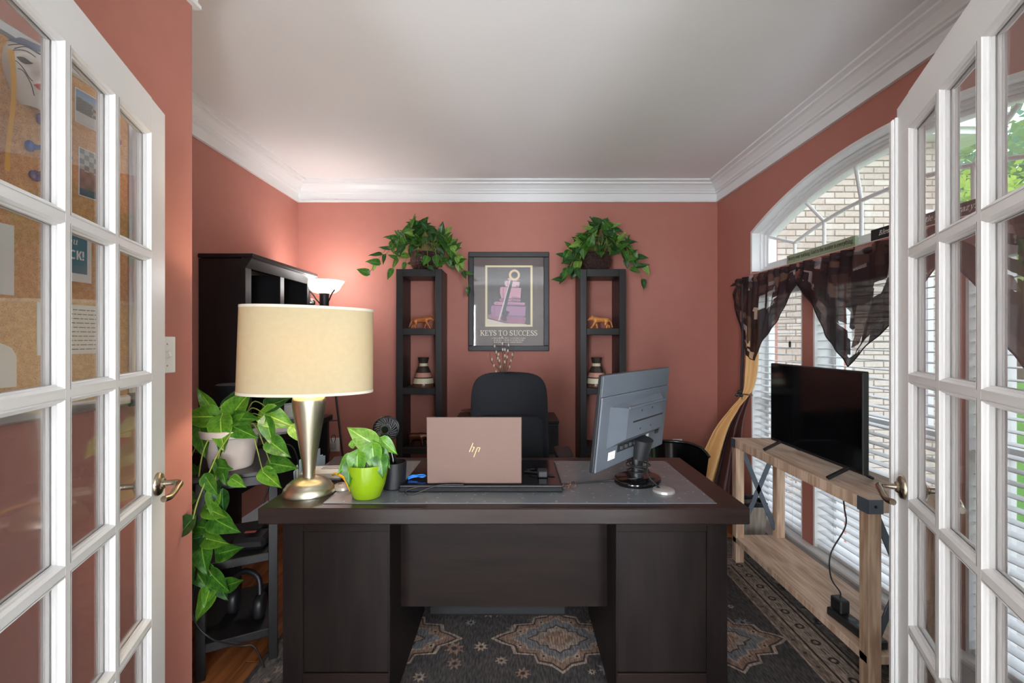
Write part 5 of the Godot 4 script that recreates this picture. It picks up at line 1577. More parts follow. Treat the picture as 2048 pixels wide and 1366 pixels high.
func build_board() -> void:
	var b := thing("cork_board", "cork pin board in an aluminium frame behind the glazed door", "board", Vector3(ALCOVE, 1.165, -1.03), PI / 2)
	part(b, "cork", S().bb(-0.35, 0.35, 0.005, 0.905, 0.001, 0.012), M.cork)
	for q in [[-0.355, 0.355, 0.0, 0.03], [-0.355, 0.355, 0.88, 0.91]]:
		part(b, "frame_rail", S().bb(q[0], q[1], q[2], q[3], 0.0005, 0.02, 0.005), M.alu)
	for q in [[-0.355, -0.325], [0.325, 0.355]]:
		part(b, "frame_rail", S().bb(q[0], q[1], 0.03, 0.88, 0.0005, 0.02, 0.005), M.alu)
	for q in [-0.34, 0.34]:
		for y in [0.015, 0.895]:
			part(b, "corner_cap", S().bb(q - 0.022, q + 0.022, y - 0.022, y + 0.022, 0.0003, 0.024, 0.01), M.black)
	var wx := ALCOVE + 0.012
	# painted mask
	var mk := thing("carnival_mask", "painted white face mask with red lips pinned to the cork board", "mask", Vector3(wx, 1.985, -1.08))
	mk.basis = SIDE * Basis(Vector3.UP, -0.4)
	var skin := func(u: float, v: float, off: float):
		var w := 0.06 * sqrt(maxf(0.0, 1.0 - 0.86 * v * v)) * (1.0 - 0.16 * maxf(0.0, -v))
		var x := u * w
		var z := 0.05 * sqrt(maxf(0.0, 1.0 - u * u)) * sqrt(maxf(0.0, 1.0 - 0.9 * v * v))
		z += 0.02 * exp(-u * u * 30.0) * exp(-pow(v + 0.05, 2) * 22.0) + 0.008 * exp(-u * u * 12.0) * exp(-pow(v + 0.5, 2) * 60.0)
		z -= 0.01 * exp(-pow(absf(u) - 0.38, 2) * 30.0) * exp(-pow(v - 0.15, 2) * 60.0)
		return Vector3(x, v * 0.078, z + off + 0.002)
	part(mk, "face", S().grid(32, 32, func(u, v): return skin.call(u * 2 - 1, 1 - v * 2, 0.0)), M.mask)
	part(mk, "forehead", S().grid(24, 6, func(u, v): return skin.call(u * 1.9 - 0.95, 0.97 - 0.3 * v - 0.1 * sin(u * PI), 0.0012)), M.mask_blue, "blue painted forehead")
	for e in [-1.0, 1.0]:
		part(mk, "eye", S().grid(12, 6, func(u, v): return skin.call(e * (0.2 + 0.42 * u), 0.13 + (0.09 - 0.18 * v) * sin(PI * u) + 0.05 * u, 0.0012)), M.ink, "black outlined eye")
		part(mk, "brow", S().grid(12, 3, func(u, v): return skin.call(e * (0.14 + 0.6 * u), 0.36 + 0.1 * sin(PI * u) - 0.03 * v, 0.0012)), M.ink)
	part(mk, "lips", S().grid(14, 6, func(u, v): return skin.call((u - 0.5) * 0.5, -0.5 + (0.09 - 0.18 * v) * sin(PI * u), 0.0016)), M.lips, "glossy red lips")
	for sw in [[-0.75, 0.05, 0.5, -0.35], [-0.6, -0.15, 0.45, -0.5], [-0.85, 0.5, 1.1, 0.12], [-0.7, 0.42, 0.8, 0.2], [0.3, -0.2, 0.5, -0.4]]:
		var ln := []
		for k in 13:
			var f := k / 12.0
			ln.append(skin.call(sw[0] + sw[2] * f, sw[1] + sw[3] * f + 0.1 * sin(f * 5.0), 0.001))
		part(mk, "painted_scroll", S().tube(ln, 0.0009, 4), M.ink)
	part(mk, "ribbon", S().grid(2, 10, func(u, v): return Vector3(-0.054 + 0.009 * u + 0.004 * sin(v * 5.0), 0.02 - 0.27 * v, 0.05 + 0.004 * sin(v * 4.0 + u))), M.ribbon, "hanging yellow ribbon")
	pin(Vector3(wx, 1.893, -1.1), M.purple, "purple push pin under the chin of the mask", Vector3(0.1, 0.5, 0))
	pin(Vector3(wx, 1.817, -1.075), M.blue, "bright blue push pin beside the end of the yellow ribbon", Vector3(0.05, 0.45, 0))
	pin(Vector3(wx, 1.818, -1.135), M.aqua, "aqua push pin level with the bright blue one", Vector3(0, 0.3, 0))
	pin(Vector3(wx, 1.772, -1.125), M.yellow, "yellow push pin below the aqua one", Vector3(0, 0.2, 0))
	pin(Vector3(wx, 1.75, -1.09), M.navy, "dark blue push pin just above the door muntin", Vector3(-0.2, -0.1, 0))
	pin(Vector3(wx, 1.667, -1.035), M.aqua, "teal push pin at the edge of the picture beside the white sheet", Vector3(0, 0.4, 0))
	var house := func(x, y):
		if y < 14 + 0.1 * x:
			return rgb(92, 132, 178).lerp(rgb(170, 190, 208), y / 24.0)
		if y > 42:
			return rgb(204, 206, 206)
		if x < 26:
			return rgb(46, 56, 48) if (x * 7 + y * 3) % 11 > 4 else rgb(120, 128, 126)
		return rgb(92, 78, 68) if (x / 7 + y / 6) % 2 == 0 else rgb(176, 166, 156)
	var crowd := func(x, y):
		if y < 30:
			return rgb(110, 120, 120) if (x / 9 + y / 7) % 2 == 0 else rgb(176, 180, 176)
		return rgb(96, 74, 64).lerp(rgb(150, 116, 100), 0.5 + 0.5 * sin(x * 0.3) * cos(y * 0.22)) if y < 54 else rgb(44, 66, 96)
	var k := 0
	for q in [[1.19, 1.305, 1.93, 2.02, house, "snapshot of a snowy house under the frame of the cork board"], [1.2, 1.3, 1.74, 1.868, crowd, "snapshot of grouped figures below the snowy house picture"]]:
		var ph := thing("snapshot", q[5], "photo", Vector3(wx, q[2], -(q[0] + q[1]) / 2), PI / 2, "snapshots")
		var pw: float = q[1] - q[0]
		var hh: float = q[3] - q[2]
		part(ph, "sheet", S().bb(-pw / 2, pw / 2, 0, hh, 0.0005, 0.0015), M.paper)
		var pic := S()
		pic.face([Vector3(-pw / 2 + 0.002, 0.002, 0.0018), Vector3(pw / 2 - 0.002, 0.002, 0.0018), Vector3(pw / 2 - 0.002, hh - 0.002, 0.0018), Vector3(-pw / 2 + 0.002, hh - 0.002, 0.0018)], [Vector2(0, 1), Vector2(1, 1), Vector2(1, 0), Vector2(0, 0)])
		var pm := mat(Color.WHITE, 0.35)
		pm.albedo_texture = picture(64, 64, q[4])
		part(ph, "picture", pic, pm)
		k += 1
	pin(Vector3(wx + 0.002, 2.005, -1.29), M.pinred, "red push pin at the upper corner of the snowy house picture")
	pin(Vector3(wx + 0.002, 1.918, -1.275), M.purple, "plum push pin below the snowy house picture", Vector3(0, 0.4, 0))
	var cd := thing("greeting_card", "white bordered teal greeting card on the cork board", "card", Vector3(wx, 1.51, -1.175), PI / 2)
	cd.rotation.z = 0.0
	part(cd, "sheet", S().bb(-0.06, 0.06, 0, 0.15, 0.001, 0.0025), M.paper)
	var tl := part(cd, "teal_panel", S().bb(-0.047, 0.047, 0.022, 0.138, 0.0025, 0.0031), M.teal)
	words(tl, "you", 0.018, 0.04, M.paper, Vector3(0.0, 0.1, 0.0034), Basis(), true, false, 0.2)
	words(tl, "ROCK!", 0.024, 0.075, M.paper, Vector3(0.0, 0.07, 0.0034), Basis(), false, true)
	var ls := thing("typed_list", "typed white list pinned low on the cork board", "paper", Vector3(wx, 1.32, -1.185), PI / 2)
	part(ls, "sheet", S().bb(-0.09, 0.09, 0, 0.13, 0.0006, 0.0016), M.paper)
	rng.seed = 21
	var ln := S()
	for r in 10:
		var x := -0.08
		while x < 0.08:
			var w := rng.randf_range(0.006, 0.02)
			ln.bb(x, minf(x + w, 0.084), 0.012 + r * 0.0115, 0.0142 + r * 0.0115, 0.0016, 0.0019)
			x += w + 0.003
	part(ls, "print", ln, M.ink)
	pin(Vector3(wx + 0.002, 1.443, -1.125), M.purple, "violet push pin at the top of the typed list", Vector3(0, 0.5, 0))
	pin(Vector3(wx + 0.002, 1.438, -1.262), M.emerald, "green push pin at the corner of the typed list")
	solo("blank_sheet", S().bb(-0.06, 0.06, 0, 0.16, 0.0006, 0.0018), M.paper, "blank white sheet on the board at the edge of the picture", "paper", Vector3(wx, 1.46, -0.985), PI / 2)
	solo("notched_card", S().prism(PackedVector2Array([Vector2(-0.06, 0), Vector2(0.05, 0), Vector2(0.05, 0.07), Vector2(0.04, 0.09), Vector2(0.02, 0.1), Vector2(-0.06, 0.1)]), 0.0006, 0.002), M.paper, "rounded white card low on the board at the edge of the picture", "card", Vector3(wx, 1.25, -1.0), PI / 2)

# ------------------------------------------------------------------ window dressing and the console's things
func build_window_things() -> void:
	var rx := 1.70
	var ry := 1.785
	var rod := thing("curtain_rod", "dark metal curtain rod with pointed leaf finials over the windows", "curtain rod", Vector3(rx, ry, -2.3))
	part(rod, "rod", S().tube([Vector3(0, 0, 1.28), Vector3(0, 0, -1.2)], 0.008, 10), M.dark_metal)
	for e in [-1.0, 1.0]:
		part(rod, "finial", S().tube([Vector3(0, 0, (1.2 if e < 0 else 1.28) * e), Vector3(0, -0.002, ((1.2 if e < 0 else 1.28) + 0.03) * e), Vector3(0, -0.01, ((1.2 if e < 0 else 1.28) + 0.1) * e)], [0.009, 0.013, 0.001], 8), M.dark_metal)
	for z in [1.15, -0.44, -1.1]:
		part(rod, "bracket", S().tube([Vector3(0, 0, z), Vector3(RIGHT - rx - 0.002, 0, z)], 0.006, 6), M.dark_metal)
	var far := [[3.49, 2.735, 0.5, 0.57, 2.6, 1.0, "half swag of the plum valance next to the back corner"], [2.70, 1.78, 0.5, 0.56, 1.15, 1.15, "pointed middle swag of the plum valance above the television"], [1.75, 1.05, 0.5, 0.6, 1.15, 1.6, "swag of the plum valance seen through the open door leaf"]]
	for q in far:
		var v := thing("curtain_swag", q[6], "valance", Vector3(rx, ry, -(q[0] + q[1]) / 2), 0, "sheer plum valance swags")
		var zc: float = (q[0] + q[1]) / 2
		var drop := func(u: float):
			var t: float = u / q[2] if u < q[2] else (1 - u) / (1 - q[2])
			return 0.1 + (q[3] - 0.1) * (1.0 - pow(1.0 - clampf(t, 0, 1), q[4] if u < q[2] else q[5]))
		var cloth := func(u: float, w: float):
			var z: float = -(q[0] + (q[1] - q[0]) * u) + zc
			var y: float = 0.028 - w * (drop.call(u) + 0.028)
			var fold := 0.014 * sin(u * 58.0 + sin(u * 17.0)) * (1.0 - 0.75 * w) + 0.012 * sin(u * 9.0 + w * 6.0) * w
			var bag := -0.035 * sin(PI * u) * w
			z += 0.012 * sin(w * 5.0 + u * 20.0) * w
			return Vector3(-0.014 - 0.004 * w + fold + bag, y, z)
		part(v, "cloth", S().grid(110, 22, func(u, w): return cloth.call(u, w)), sheer_for(q))
		var hem := []
		for k in 61:
			hem.append(cloth.call(k / 60.0, 1.0))
		part(v, "hem", S().tube(hem, 0.003, 5), M.plum_dark)
		part(v, "rod_sleeve", S().grid(110, 8, func(u, w):
			var a: float = TAU * w
			var rr: float = 0.014 + 0.005 * sin(u * 61.0 + sin(u * 19.0))
			return Vector3(cos(a) * rr, sin(a) * rr, -(q[0] + (q[1] - q[0]) * u) + zc)), M.plum_dark)
	# tied-back curtain in the corner
	var cu := thing("tied_curtain", "tied-back curtain with a gold lining and plum outer cloth in the corner", "curtain", Vector3(1.64, 0, -3.41))
	var spine := [[1.765, 1.722, 0, 0.05], [1.4, 1.722, 0, 0.055], [1.12, 1.712, 0, 0.055], [0.955, 1.69, 0, 0.042], [0.84, 1.635, 0, 0.062], [0.69, 1.56, 0, 0.1], [0.4, 1.47, 0, 0.155], [0.06, 1.37, 0, 0.22]]
	var at := func(w: float, part_: float):
		var f: float = w * (spine.size() - 1)
		var i := mini(int(f), spine.size() - 2)
		var a: Array = spine[maxi(i - 1, 0)]
		var b: Array = spine[i]
		var c: Array = spine[i + 1]
		var d: Array = spine[mini(i + 2, spine.size() - 1)]
		return Vector3(cubic_interpolate(b[1], c[1], a[1], d[1], f - i), cubic_interpolate(b[0], c[0], a[0], d[0], f - i), cubic_interpolate(b[3], c[3], a[3], d[3], f - i))
	# each layer: share of the width it covers above the tie and below it, how far behind, folds
	for lay in [["gold_lining", M.gold_cloth, -0.75, 1.0, -1.05, 0.2, 0.0, 9.0], ["plum_cloth", M.plum_cloth, 0.2, 1.0, 0.1, 1.35, 0.03, 15.0], ["plum_edge", M.plum_dark, -1.25, -0.68, 0.12, 0.36, 0.012, 4.0]]:
		var sh := S().grid(40, 48, func(u, w):
			var p: Vector3 = at.call(w, 0.0)
			var below := 1.0 - smoothstep(0.86, 1.02, p.y)
			var k: float = lerpf(lerpf(lay[2], lay[4], below), lerpf(lay[3], lay[5], below), u)
			var fold: float = sin(u * lay[7] + w * 2.0) * minf(p.z, 0.12) * 0.2
			return Vector3(p.x + k * p.z - 1.64, p.y, 0.08 - lay[6] + fold + 0.02 * sin(w * 7.0)))
		part(cu, lay[0], sh, lay[1])
	var tie := []
	for k in 17:
		tie.append(Vector3(0.048 + cos(TAU * k / 16) * 0.05, 0.955 - 0.006 * cos(TAU * k / 16), 0.07 + sin(TAU * k / 16) * 0.04))
	part(cu, "tie_band", S().tube(tie, 0.005, 6, false), M.bronze)
	var bow := S()
	for e in [Vector3(0, 0.018, 0), Vector3(-0.016, -0.006, 0), Vector3(0.014, -0.01, 0)]:
		bow.xf.origin = Vector3(-0.012, 0.96, 0.11) + e
		bow.grid(10, 6, func(u, v): return Vector3(sin(PI * v) * cos(TAU * u) * 0.016, cos(PI * v) * 0.013, sin(PI * v) * sin(TAU * u) * 0.01))
	part(cu, "tie_bow", bow, M.black)
	# signs on the ledge
	var gs := thing("ledge_sign", "long sage green sign board with dark lettering on the window ledge", "sign", Vector3(RIGHT + 0.018, 1.8495, -2.695), -PI / 2, "signs on the window ledge")
	part(gs, "board", S().bb(-0.3, 0.3, 0, 0.056, -0.009, 0.009, 0.001), M.sign_green)
	words(gs, "Worry over nothing. God in the matter is everything", 0.03, 0.57, M.ink, Vector3(0, 0.029, 0.0095), Basis(), true)
	var bs := thing("ledge_sign", "black sign board with white script on the window ledge", "sign", Vector3(RIGHT + 0.018, 1.8495, -2.0), -PI / 2, "signs on the window ledge")
	part(bs, "board", S().bb(-0.288, 0.288, 0, 0.056, -0.009, 0.009, 0.001), M.sign_black)
	words(bs, "Blessed with a little bit of crazy.", 0.032, 0.47, M.paper, Vector3(0.0, 0.028, 0.0095), Basis(), true, false, 0.35)
	# television
	var tv := thing("television", "flat black television standing on the console table", "television", Vector3(1.44, 0.753, -2.2))
	part(tv, "cabinet", S().bb(-0.015, 0.012, 0.047, 0.473, -0.337, 0.337, 0.004), M.black)
	part(tv, "screen", S().bb(-0.0158, -0.0148, 0.062, 0.466, -0.33, 0.33), M.screen)
	part(tv, "rear_case", S().bb(0.012, 0.045, 0.06, 0.3, -0.25, 0.25, 0.015), M.black_matte)
	for z in [-0.25, 0.25]:
		var ft := S()
		ft.bar(Vector3(0.0, 0.06, z), Vector3(-0.095, 0.007, z - 0.01), 0.022, 0.012, Vector3.UP, 0.003)
		ft.bar(Vector3(0.0, 0.06, z), Vector3(0.1, 0.007, z - 0.01), 0.022, 0.012, Vector3.UP, 0.003)
		part(tv, "foot", ft, M.black)
	# power strip and lead on the lower shelf
	var ps := thing("power_strip", "black power strip on the lower shelf of the console", "power strip", Vector3(1.40, 0.16, -1.87), 0.1)
	part(ps, "body", S().bb(-0.03, 0.03, 0, 0.035, -0.12, 0.12, 0.005), M.black)
	for k in 3:
		part(ps, "socket", S().tube([Vector3(0, 0.034, -0.02 + k * 0.045), Vector3(0, 0.0358, -0.02 + k * 0.045)], 0.014, 12), M.grey_dark)
	var pg := thing("plug_adapter", "black plug adapter in the end socket of the power strip", "plug", Vector3(1.393, 0.1955, -1.95), 0.1)
	part(pg, "block", S().bb(-0.022, 0.022, 0, 0.055, -0.03, 0.03, 0.005), M.black)
	part(pg, "lead", S().tube(curve([Vector3(0.0, 0.05, 0), Vector3(0.0, 0.08, 0), Vector3(-0.05, 0.15, 0.01), Vector3(-0.052, 0.25, 0.01), Vector3(0.025, 0.36, 0.0), Vector3(0.02, 0.44, 0.0), Vector3(0.012, 0.506, 0.0)], 8), 0.003, 6), M.black)

func sheer_for(q: Array) -> StandardMaterial3D:
	var key := "sheer_%.2f" % q[0]
	if not M.has(key):
		M[key] = M.sheer.duplicate()
		M[key].uv1_scale = Vector3((q[0] - q[1]) / 0.92, (q[3] + 0.03) / 0.92, 1)
		M[key].uv1_offset = Vector3(q[0] * 0.37, 0.2, 0)
	return M[key]

# ------------------------------------------------------------------ plants
var leaf_meshes := []

# heart-shaped leaf: stalk end at the origin, tip along +y, upper side +z
func leaf_mesh(wide: float, fold: float, droop: float) -> ArrayMesh:
	return S().grid(6, 8, func(u, v):
		var t: float = v
		var half: float = wide * 0.5 * sin(PI * pow(t, 0.62)) * (1.0 - 0.25 * t)
		if t > 0.999:
			half = 0.0
		var k: float = u * 2 - 1
		var y: float = t - 0.16 * absf(k) * absf(k) * (1.0 - t) * (1.0 - t)
		return Vector3(k * half, y, fold * absf(k) * half * 1.2 - droop * t * t + 0.03 * sin(t * 9.0) * absf(k))).mesh()

func leaf(parent: Node3D, at: Vector3, towards: Vector3, face_: Vector3, size: float, kind: int, shape: int) -> void:
	var y := towards.normalized()
	var z := (face_ - y * face_.dot(y)).normalized()
	var x := y.cross(z)
	var o := part(parent, "leaf", leaf_meshes[shape % leaf_meshes.size()], M["leaf%d" % kind])
	o.transform = Transform3D(Basis(x, y, z).scaled_local(Vector3.ONE * size), at)

func build_plants() -> void:
	for q in [[0.62, 0.25, 0.12], [0.72, 0.15, 0.25], [0.54, 0.4, 0.05], [0.78, 0.3, 0.3]]:
		leaf_meshes.append(leaf_mesh(q[0], q[1], q[2]))
	# lime pot on the desk
	var g := thing("potted_philodendron", "small heart-leaved plant in a shiny lime green pot on the desk", "plant", Vector3(-0.562, DESK + 0.003, -1.728))
	part(g, "pot", S().lathe([Vector2(0, 0.0), Vector2(0.048, 0.0), Vector2(0.053, 0.004), Vector2(0.068, 0.05), Vector2(0.0755, 0.09), Vector2(0.077, 0.128), Vector2(0.073, 0.128), Vector2(0.07, 0.09), Vector2(0.05, 0.02), Vector2(0, 0.02)], 48), M.pot_green)
	part(g, "soil", S().lathe([Vector2(0.07, 0.1), Vector2(0, 0.105)], 24), M.soil)
	# [leaf root x, y, z, tip direction x, y, z, size, tone]
	for q in [[-0.045, 0.16, 0.03, -0.6, -0.75, 0.3, 0.085, 1], [-0.02, 0.175, 0.045, 0.05, -0.95, 0.35, 0.1, 1], [-0.05, 0.14, 0.05, 0.1, -0.85, 0.35, 0.085, 0], [0.025, 0.15, 0.03, 0.25, -0.9, 0.3, 0.075, 2], [0.05, 0.18, 0.02, 0.6, -0.75, 0.3, 0.085, 0], [0.03, 0.2, 0.01, -0.55, 0.35, 0.1, 0.12, 3], [0.03, 0.2, 0.03, 0.15, -0.95, 0.3, 0.1, 1], [-0.055, 0.19, 0.01, 0.1, 0.2, 0.1, 0.045, 3], [0.055, 0.215, 0, 0.75, -0.6, 0.2, 0.085, 1], [-0.005, 0.19, -0.01, -0.1, -0.6, 0.5, 0.07, 1], [0.0, 0.19, -0.03, 0.7, 0.1, -0.4, 0.08, 0], [-0.03, 0.17, -0.04, -0.6, 0.0, -0.6, 0.08, 2], [0.06, 0.16, 0.035, 0.2, -0.9, 0.4, 0.08, 0]]:
		var root := Vector3(q[0], q[1], q[2])
		part(g, "stem", S().tube(curve([Vector3(q[0] * 0.3, 0.1, q[2] * 0.3), root * 0.6 + Vector3(0, 0.07, 0), root], 4), 0.0018, 5), M.stem)
		leaf(g, root, Vector3(q[3], q[4], q[5]), Vector3(q[3] * 0.4, 0.35, 1), q[6], q[7], int(q[6] * 997))
	# trailing plant on the corner stand
	var t := thing("trailing_pothos", "trailing pothos in a pale pot on the black corner stand", "plant", Vector3(-1.222, 0.812, -1.96))
	part(t, "pot", S().lathe([Vector2(0, 0), Vector2(0.078, 0), Vector2(0.082, 0.006), Vector2(0.104, 0.13), Vector2(0.108, 0.135), Vector2(0.118, 0.138), Vector2(0.12, 0.165), Vector2(0.113, 0.168), Vector2(0.104, 0.15), Vector2(0.08, 0.02), Vector2(0, 0.02)], 48), M.pot_clay)
	part(t, "soil", S().lathe([Vector2(0.104, 0.148), Vector2(0, 0.152)], 24), M.soil)
	rng.seed = 77
	# crown of upright leaves
	for q in [[-0.05, 0.235, 0.03, -0.4, 0.75, 0.2, 0.13, 1], [-0.03, 0.22, 0.05, -0.9, 0.1, 0.3, 0.14, 1], [0.03, 0.22, 0.05, 0.5, 0.7, 0.2, 0.15, 1], [0.05, 0.215, 0.06, 0.9, 0.05, 0.3, 0.14, 0], [0.0, 0.22, 0.07, 0.3, -0.6, 0.5, 0.15, 1], [0.04, 0.19, 0.07, 0.85, -0.25, 0.3, 0.15, 0], [-0.09, 0.19, 0.07, 0.4, -0.75, 0.4, 0.15, 0], [0.03, 0.17, 0.09, -0.05, -0.9, 0.3, 0.1, 2], [0.15, 0.255, 0.0, 0.6, 0.25, 0.1, 0.13, 2], [0.15, 0.23, 0.02, 0.85, -0.3, 0.1, 0.14, 1], [0.17, 0.21, 0.04, 0.35, -0.8, 0.2, 0.13, 0], [0.29, 0.18, 0.05, 0.5, -0.5, 0.3, 0.09, 3], [0.2, 0.12, 0.06, 0.75, -0.4, 0.3, 0.11, 0], [0.2, 0.03, 0.06, 0.9, -0.05, 0.3, 0.14, 0], [0.18, 0.0, 0.08, 0.8, -0.4, 0.4, 0.12, 1], [-0.02, 0.24, -0.02, 0.1, 0.8, -0.3, 0.11, 2]]:
		var root := Vector3(q[0], q[1], q[2])
		part(t, "stem", S().tube(curve([Vector3(clampf(q[0], -0.06, 0.08) * 0.5, 0.15, q[2] * 0.4), Vector3(q[0] * 0.6, maxf(q[1], 0.17) + 0.02, q[2] * 0.7), root], 5), 0.0025, 5), M.stem)
		leaf(t, root, Vector3(q[3], q[4], q[5]), Vector3(q[3] * 0.3, 0.45, 1), q[6], q[7], int(q[6] * 700 + q[0] * 90 + 40))
	# runners hanging down the front
	var runs := [[Vector3(-0.02, 0.16, 0.1), Vector3(-0.03, 0.08, 0.14), Vector3(-0.05, -0.1, 0.15), Vector3(-0.09, -0.28, 0.15), Vector3(-0.07, -0.42, 0.15)], [Vector3(0.04, 0.16, 0.1), Vector3(0.03, 0.05, 0.14), Vector3(0.02, -0.12, 0.15), Vector3(-0.02, -0.3, 0.16), Vector3(0.07, -0.43, 0.17)], [Vector3(-0.08, 0.15, 0.07), Vector3(-0.12, 0.02, 0.1), Vector3(-0.15, -0.15, 0.11), Vector3(-0.15, -0.32, 0.11)]]
	runs.append([Vector3(0.06, 0.16, 0.1), Vector3(0.07, 0.1, 0.2), Vector3(0.09, -0.02, 0.33), Vector3(0.09, -0.085, 0.36)])
	for r in runs:
		var c := curve(r, 8)
		part(t, "runner", S().tube(c, 0.0028, 6), M.stem)
	for q in [[0.02, 0.04, 0.15, 0.75, 0.05, 0.4, 0.11, 0], [0.05, 0.06, 0.15, 0.35, -0.75, 0.3, 0.11, 0], [0.09, -0.01, 0.14, 0.8, -0.35, 0.3, 0.075, 1], [-0.11, 0.03, 0.13, 0.35, -0.85, 0.2, 0.14, 2], [-0.05, -0.08, 0.16, -0.85, -0.2, 0.4, 0.15, 0], [0.0, -0.12, 0.16, 0.85, -0.15, 0.4, 0.13, 1], [0.06, -0.06, 0.15, 0.1, -0.9, 0.3, 0.1, 2], [0.03, -0.16, 0.16, 0.85, -0.25, 0.4, 0.14, 0], [-0.13, -0.1, 0.12, -0.2, -0.9, 0.3, 0.12, 2], [-0.05, -0.2, 0.16, -0.5, -0.3, 0.5, 0.11, 1], [0.0, -0.24, 0.16, 0.9, 0.0, 0.4, 0.15, 1], [-0.1, -0.22, 0.14, 0.3, -0.85, 0.3, 0.15, 0], [-0.12, -0.3, 0.14, -0.05, -0.6, 0.5, 0.08, 1], [-0.12, -0.34, 0.13, -0.65, -0.7, 0.3, 0.17, 2], [-0.06, -0.32, 0.16, 0.55, -0.6, 0.4, 0.15, 0], [0.05, -0.3, 0.16, 0.85, 0.3, 0.3, 0.15, 0], [0.04, -0.42, 0.17, -0.35, -0.85, 0.35, 0.15, 1], [0.09, -0.42, 0.17, 0.7, 0.35, 0.4, 0.13, 0], [0.05, -0.4, 0.17, 0.5, -0.5, 0.4, 0.1, 2], [-0.1, -0.14, 0.15, 0.5, -0.7, 0.3, 0.12, 2], [0.03, -0.02, 0.14, -0.3, -0.9, 0.3, 0.12, 2], [-0.02, -0.36, 0.15, 0.8, -0.4, 0.3, 0.12, 0], [0.09, -0.085, 0.36, -0.5, -0.55, 0.2, 0.1, 2], [0.08, 0.04, 0.28, 0.6, -0.6, 0.3, 0.1, 0]]:
		leaf(t, Vector3(q[0], q[1], q[2]), Vector3(q[3], q[4], q[5]), Vector3(q[3] * 0.2, 0.3, 1), q[6] * 0.92, q[7], int(absf(q[3]) * 91 + q[6] * 300))
	for k in 16:
		var r: Array = runs[k % 3]
		var c := curve(r, 8)
		var at: Vector3 = c[rng.randi_range(6, c.size() - 1)]
		leaf(t, at, Vector3(rng.randf_range(-0.9, 0.9), rng.randf_range(-0.9, 0.1), 0.35), Vector3(rng.randf_range(-0.3, 0.3), 0.35, 1), rng.randf_range(0.08, 0.13), [0, 1, 2, 0][rng.randi() % 4], rng.randi())
	# two silk plants on the towers
	for e in [[-0.755, "bushy green plant trailing from the basket on the tower beside the torchiere", 131, 1.0], [0.690, "bushy green plant trailing from the basket on the tower behind the monitor", 177, -1.0]]:
		var p := thing("basket_plant", e[1], "plant", Vector3(e[0], 1.929, -3.83), 0, "plants on the shelf towers")
		part(p, "basket", S().lathe([Vector2(0, 0), Vector2(0.085, 0), Vector2(0.115, 0.04), Vector2(0.125, 0.09), Vector2(0.115, 0.12), Vector2(0.125, 0.15), Vector2(0.118, 0.152), Vector2(0.1, 0.12), Vector2(0, 0.12)], 40), M.basket)
		rng.seed = e[2]
		var sprays := []
		for k in 17:
			var a := TAU * k / 17 + rng.randf() * 0.3
			var reach := rng.randf_range(0.16, 0.3)
			sprays.append([Vector3(cos(a) * reach, rng.randf_range(0.0, 0.22), maxf(sin(a) * reach * 0.7, -0.05)), 0.25 + rng.randf() * 0.1])
		for k in 8:
			sprays.append([Vector3(rng.randf_range(-0.14, 0.14), rng.randf_range(0.24, 0.38), rng.randf_range(-0.04, 0.1)), 0.3])
		# the long trails on either side
		if e[3] > 0:
			sprays.append_array([[Vector3(-0.46, -0.03, 0.06), 0.3], [Vector3(-0.36, 0.05, 0.1), 0.3], [Vector3(0.37, -0.14, 0.05), 0.27], [Vector3(0.33, -0.02, 0.09), 0.27], [Vector3(0.28, 0.1, 0.08), 0.3]])
		else:
			sprays.append_array([[Vector3(-0.3, -0.08, 0.07), 0.24], [Vector3(-0.24, 0.02, 0.12), 0.26], [Vector3(0.37, -0.08, 0.05), 0.3], [Vector3(0.38, 0.04, 0.05), 0.28], [Vector3(0.26, 0.0, 0.1), 0.3], [Vector3(-0.27, -0.02, 0.02), 0.26]])
		for sp in sprays:
			var tip: Vector3 = sp[0]
			var path := curve([Vector3(tip.x * 0.15, 0.12, tip.z * 0.15), Vector3(tip.x * 0.5, maxf(sp[1] * 0.9, tip.y * 0.8 + 0.08), tip.z * 0.55), tip], 6)
			part(p, "spray", S().tube(path, 0.0022, 5), M.stem)
			var n := 5 if tip.length() > 0.3 else 4
			for k in n:
				var f := 0.42 + 0.58 * (k + 1.0) / n
				var at: Vector3 = path[mini(int(f * (path.size() - 1)), path.size() - 1)]
				var dir := (tip - Vector3(0, 0.12, 0)).normalized()
				var side := 1.0 if k % 2 else -1.0
				var way := dir * 0.7 + Vector3(-dir.y, dir.x, 0) * side * 0.8 + Vector3(rng.randf_range(-0.4, 0.4), rng.randf_range(-0.7, 0.15), rng.randf_range(0.05, 0.5))
				leaf(p, at, way, Vector3(rng.randf_range(-0.5, 0.5), 0.6, 1.0), rng.randf_range(0.075, 0.115), [0, 2, 2, 0, 2, 3][rng.randi() % 6], rng.randi())

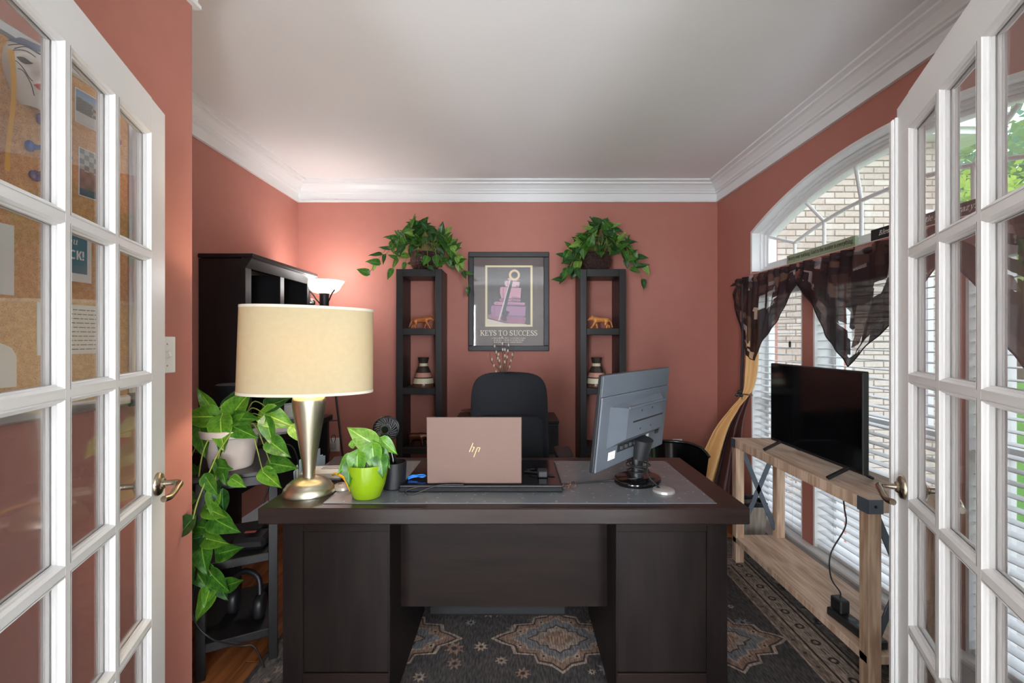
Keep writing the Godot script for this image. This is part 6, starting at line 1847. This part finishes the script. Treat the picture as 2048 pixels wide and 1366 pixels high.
# ------------------------------------------------------------------ scene
func build_lights() -> void:
	var cam := Camera3D.new()
	cam.name = "camera"
	add_child(cam)
	cam.position = Vector3(0, 1.36, 0)
	cam.projection = Camera3D.PROJECTION_FRUSTUM
	cam.near = 0.05
	cam.far = 200.0
	cam.size = 0.05 * 2.0 * 683.0 / 910.0
	cam.frustum_offset = Vector2(-6.0, -5.0) / 910.0 * 0.05      # a slightly shifted lens keeps the walls upright
	cam.current = true
	var e := Environment.new()
	e.tonemap_mode = Environment.TONE_MAPPER_LINEAR
	e.tonemap_exposure = 1.34
	e.sdfgi_enabled = true
	e.ssao_enabled = true
	e.ssil_enabled = true
	e.background_mode = Environment.BG_SKY
	var sky := Sky.new()
	var sm := ProceduralSkyMaterial.new()
	sm.sky_top_color = rgb(214, 226, 240)
	sm.sky_horizon_color = rgb(236, 242, 248)
	sm.ground_horizon_color = rgb(150, 160, 140)
	sm.ground_bottom_color = rgb(120, 130, 105)
	sm.sky_energy_multiplier = 1.6
	sky.sky_material = sm
	e.sky = sky
	var we := WorldEnvironment.new()
	we.name = "world"
	we.environment = e
	add_child(we)
	# unseen bright sidelights behind the camera, placed to light the office from the front
	for k in 2:
		var sx: float = [-1.45, 1.3][k]
		var w := struct_node("window_%d" % (k + 5), "unseen tall sidelight lighting the office from behind the camera, %s" % ["on the cork board side of the hall", "on the window wall side of the hall"][k], "window", Vector3(sx, 0.25, 3.8))
		part(w, "frame", ring_shape(S(), rect_loop(0.9, 2.0, -0.05), rect_loop(0.9, 2.0, 0.0), -0.06, -0.002), M.white).position.x = -0.45
		part(w, "glowing_pane", S().bb(-0.45, 0.45, 0, 2.0, -0.025, -0.002), M.unseen_window)
		for y in [0.5, 1.0, 1.5]:
			part(w, "muntin", S().bb(-0.45, 0.45, y - 0.012, y + 0.012, -0.05, -0.03), M.white)
		var dl := AreaLight3D.new()  # out of view, lights the doors, desk front and back wall
		dl.name = "window_%d_light" % (k + 5)
		dl.area_size = Vector2(0.86, 1.96)
		dl.light_energy = 12.5
		dl.light_color = rgb(238, 245, 255)
		dl.shadow_enabled = true
		dl.area_range = 18.0
		add_child(dl)
		dl.position = Vector3(sx, 1.25, 3.73)

func _ready() -> void:
	make_materials()
	build_lights()
	build_room()
	build_doors()
	build_furniture()
	build_lamps()
	build_desk_things()
	build_shelf_things()
	build_board()
	build_window_things()
	build_plants()
	build_outside()
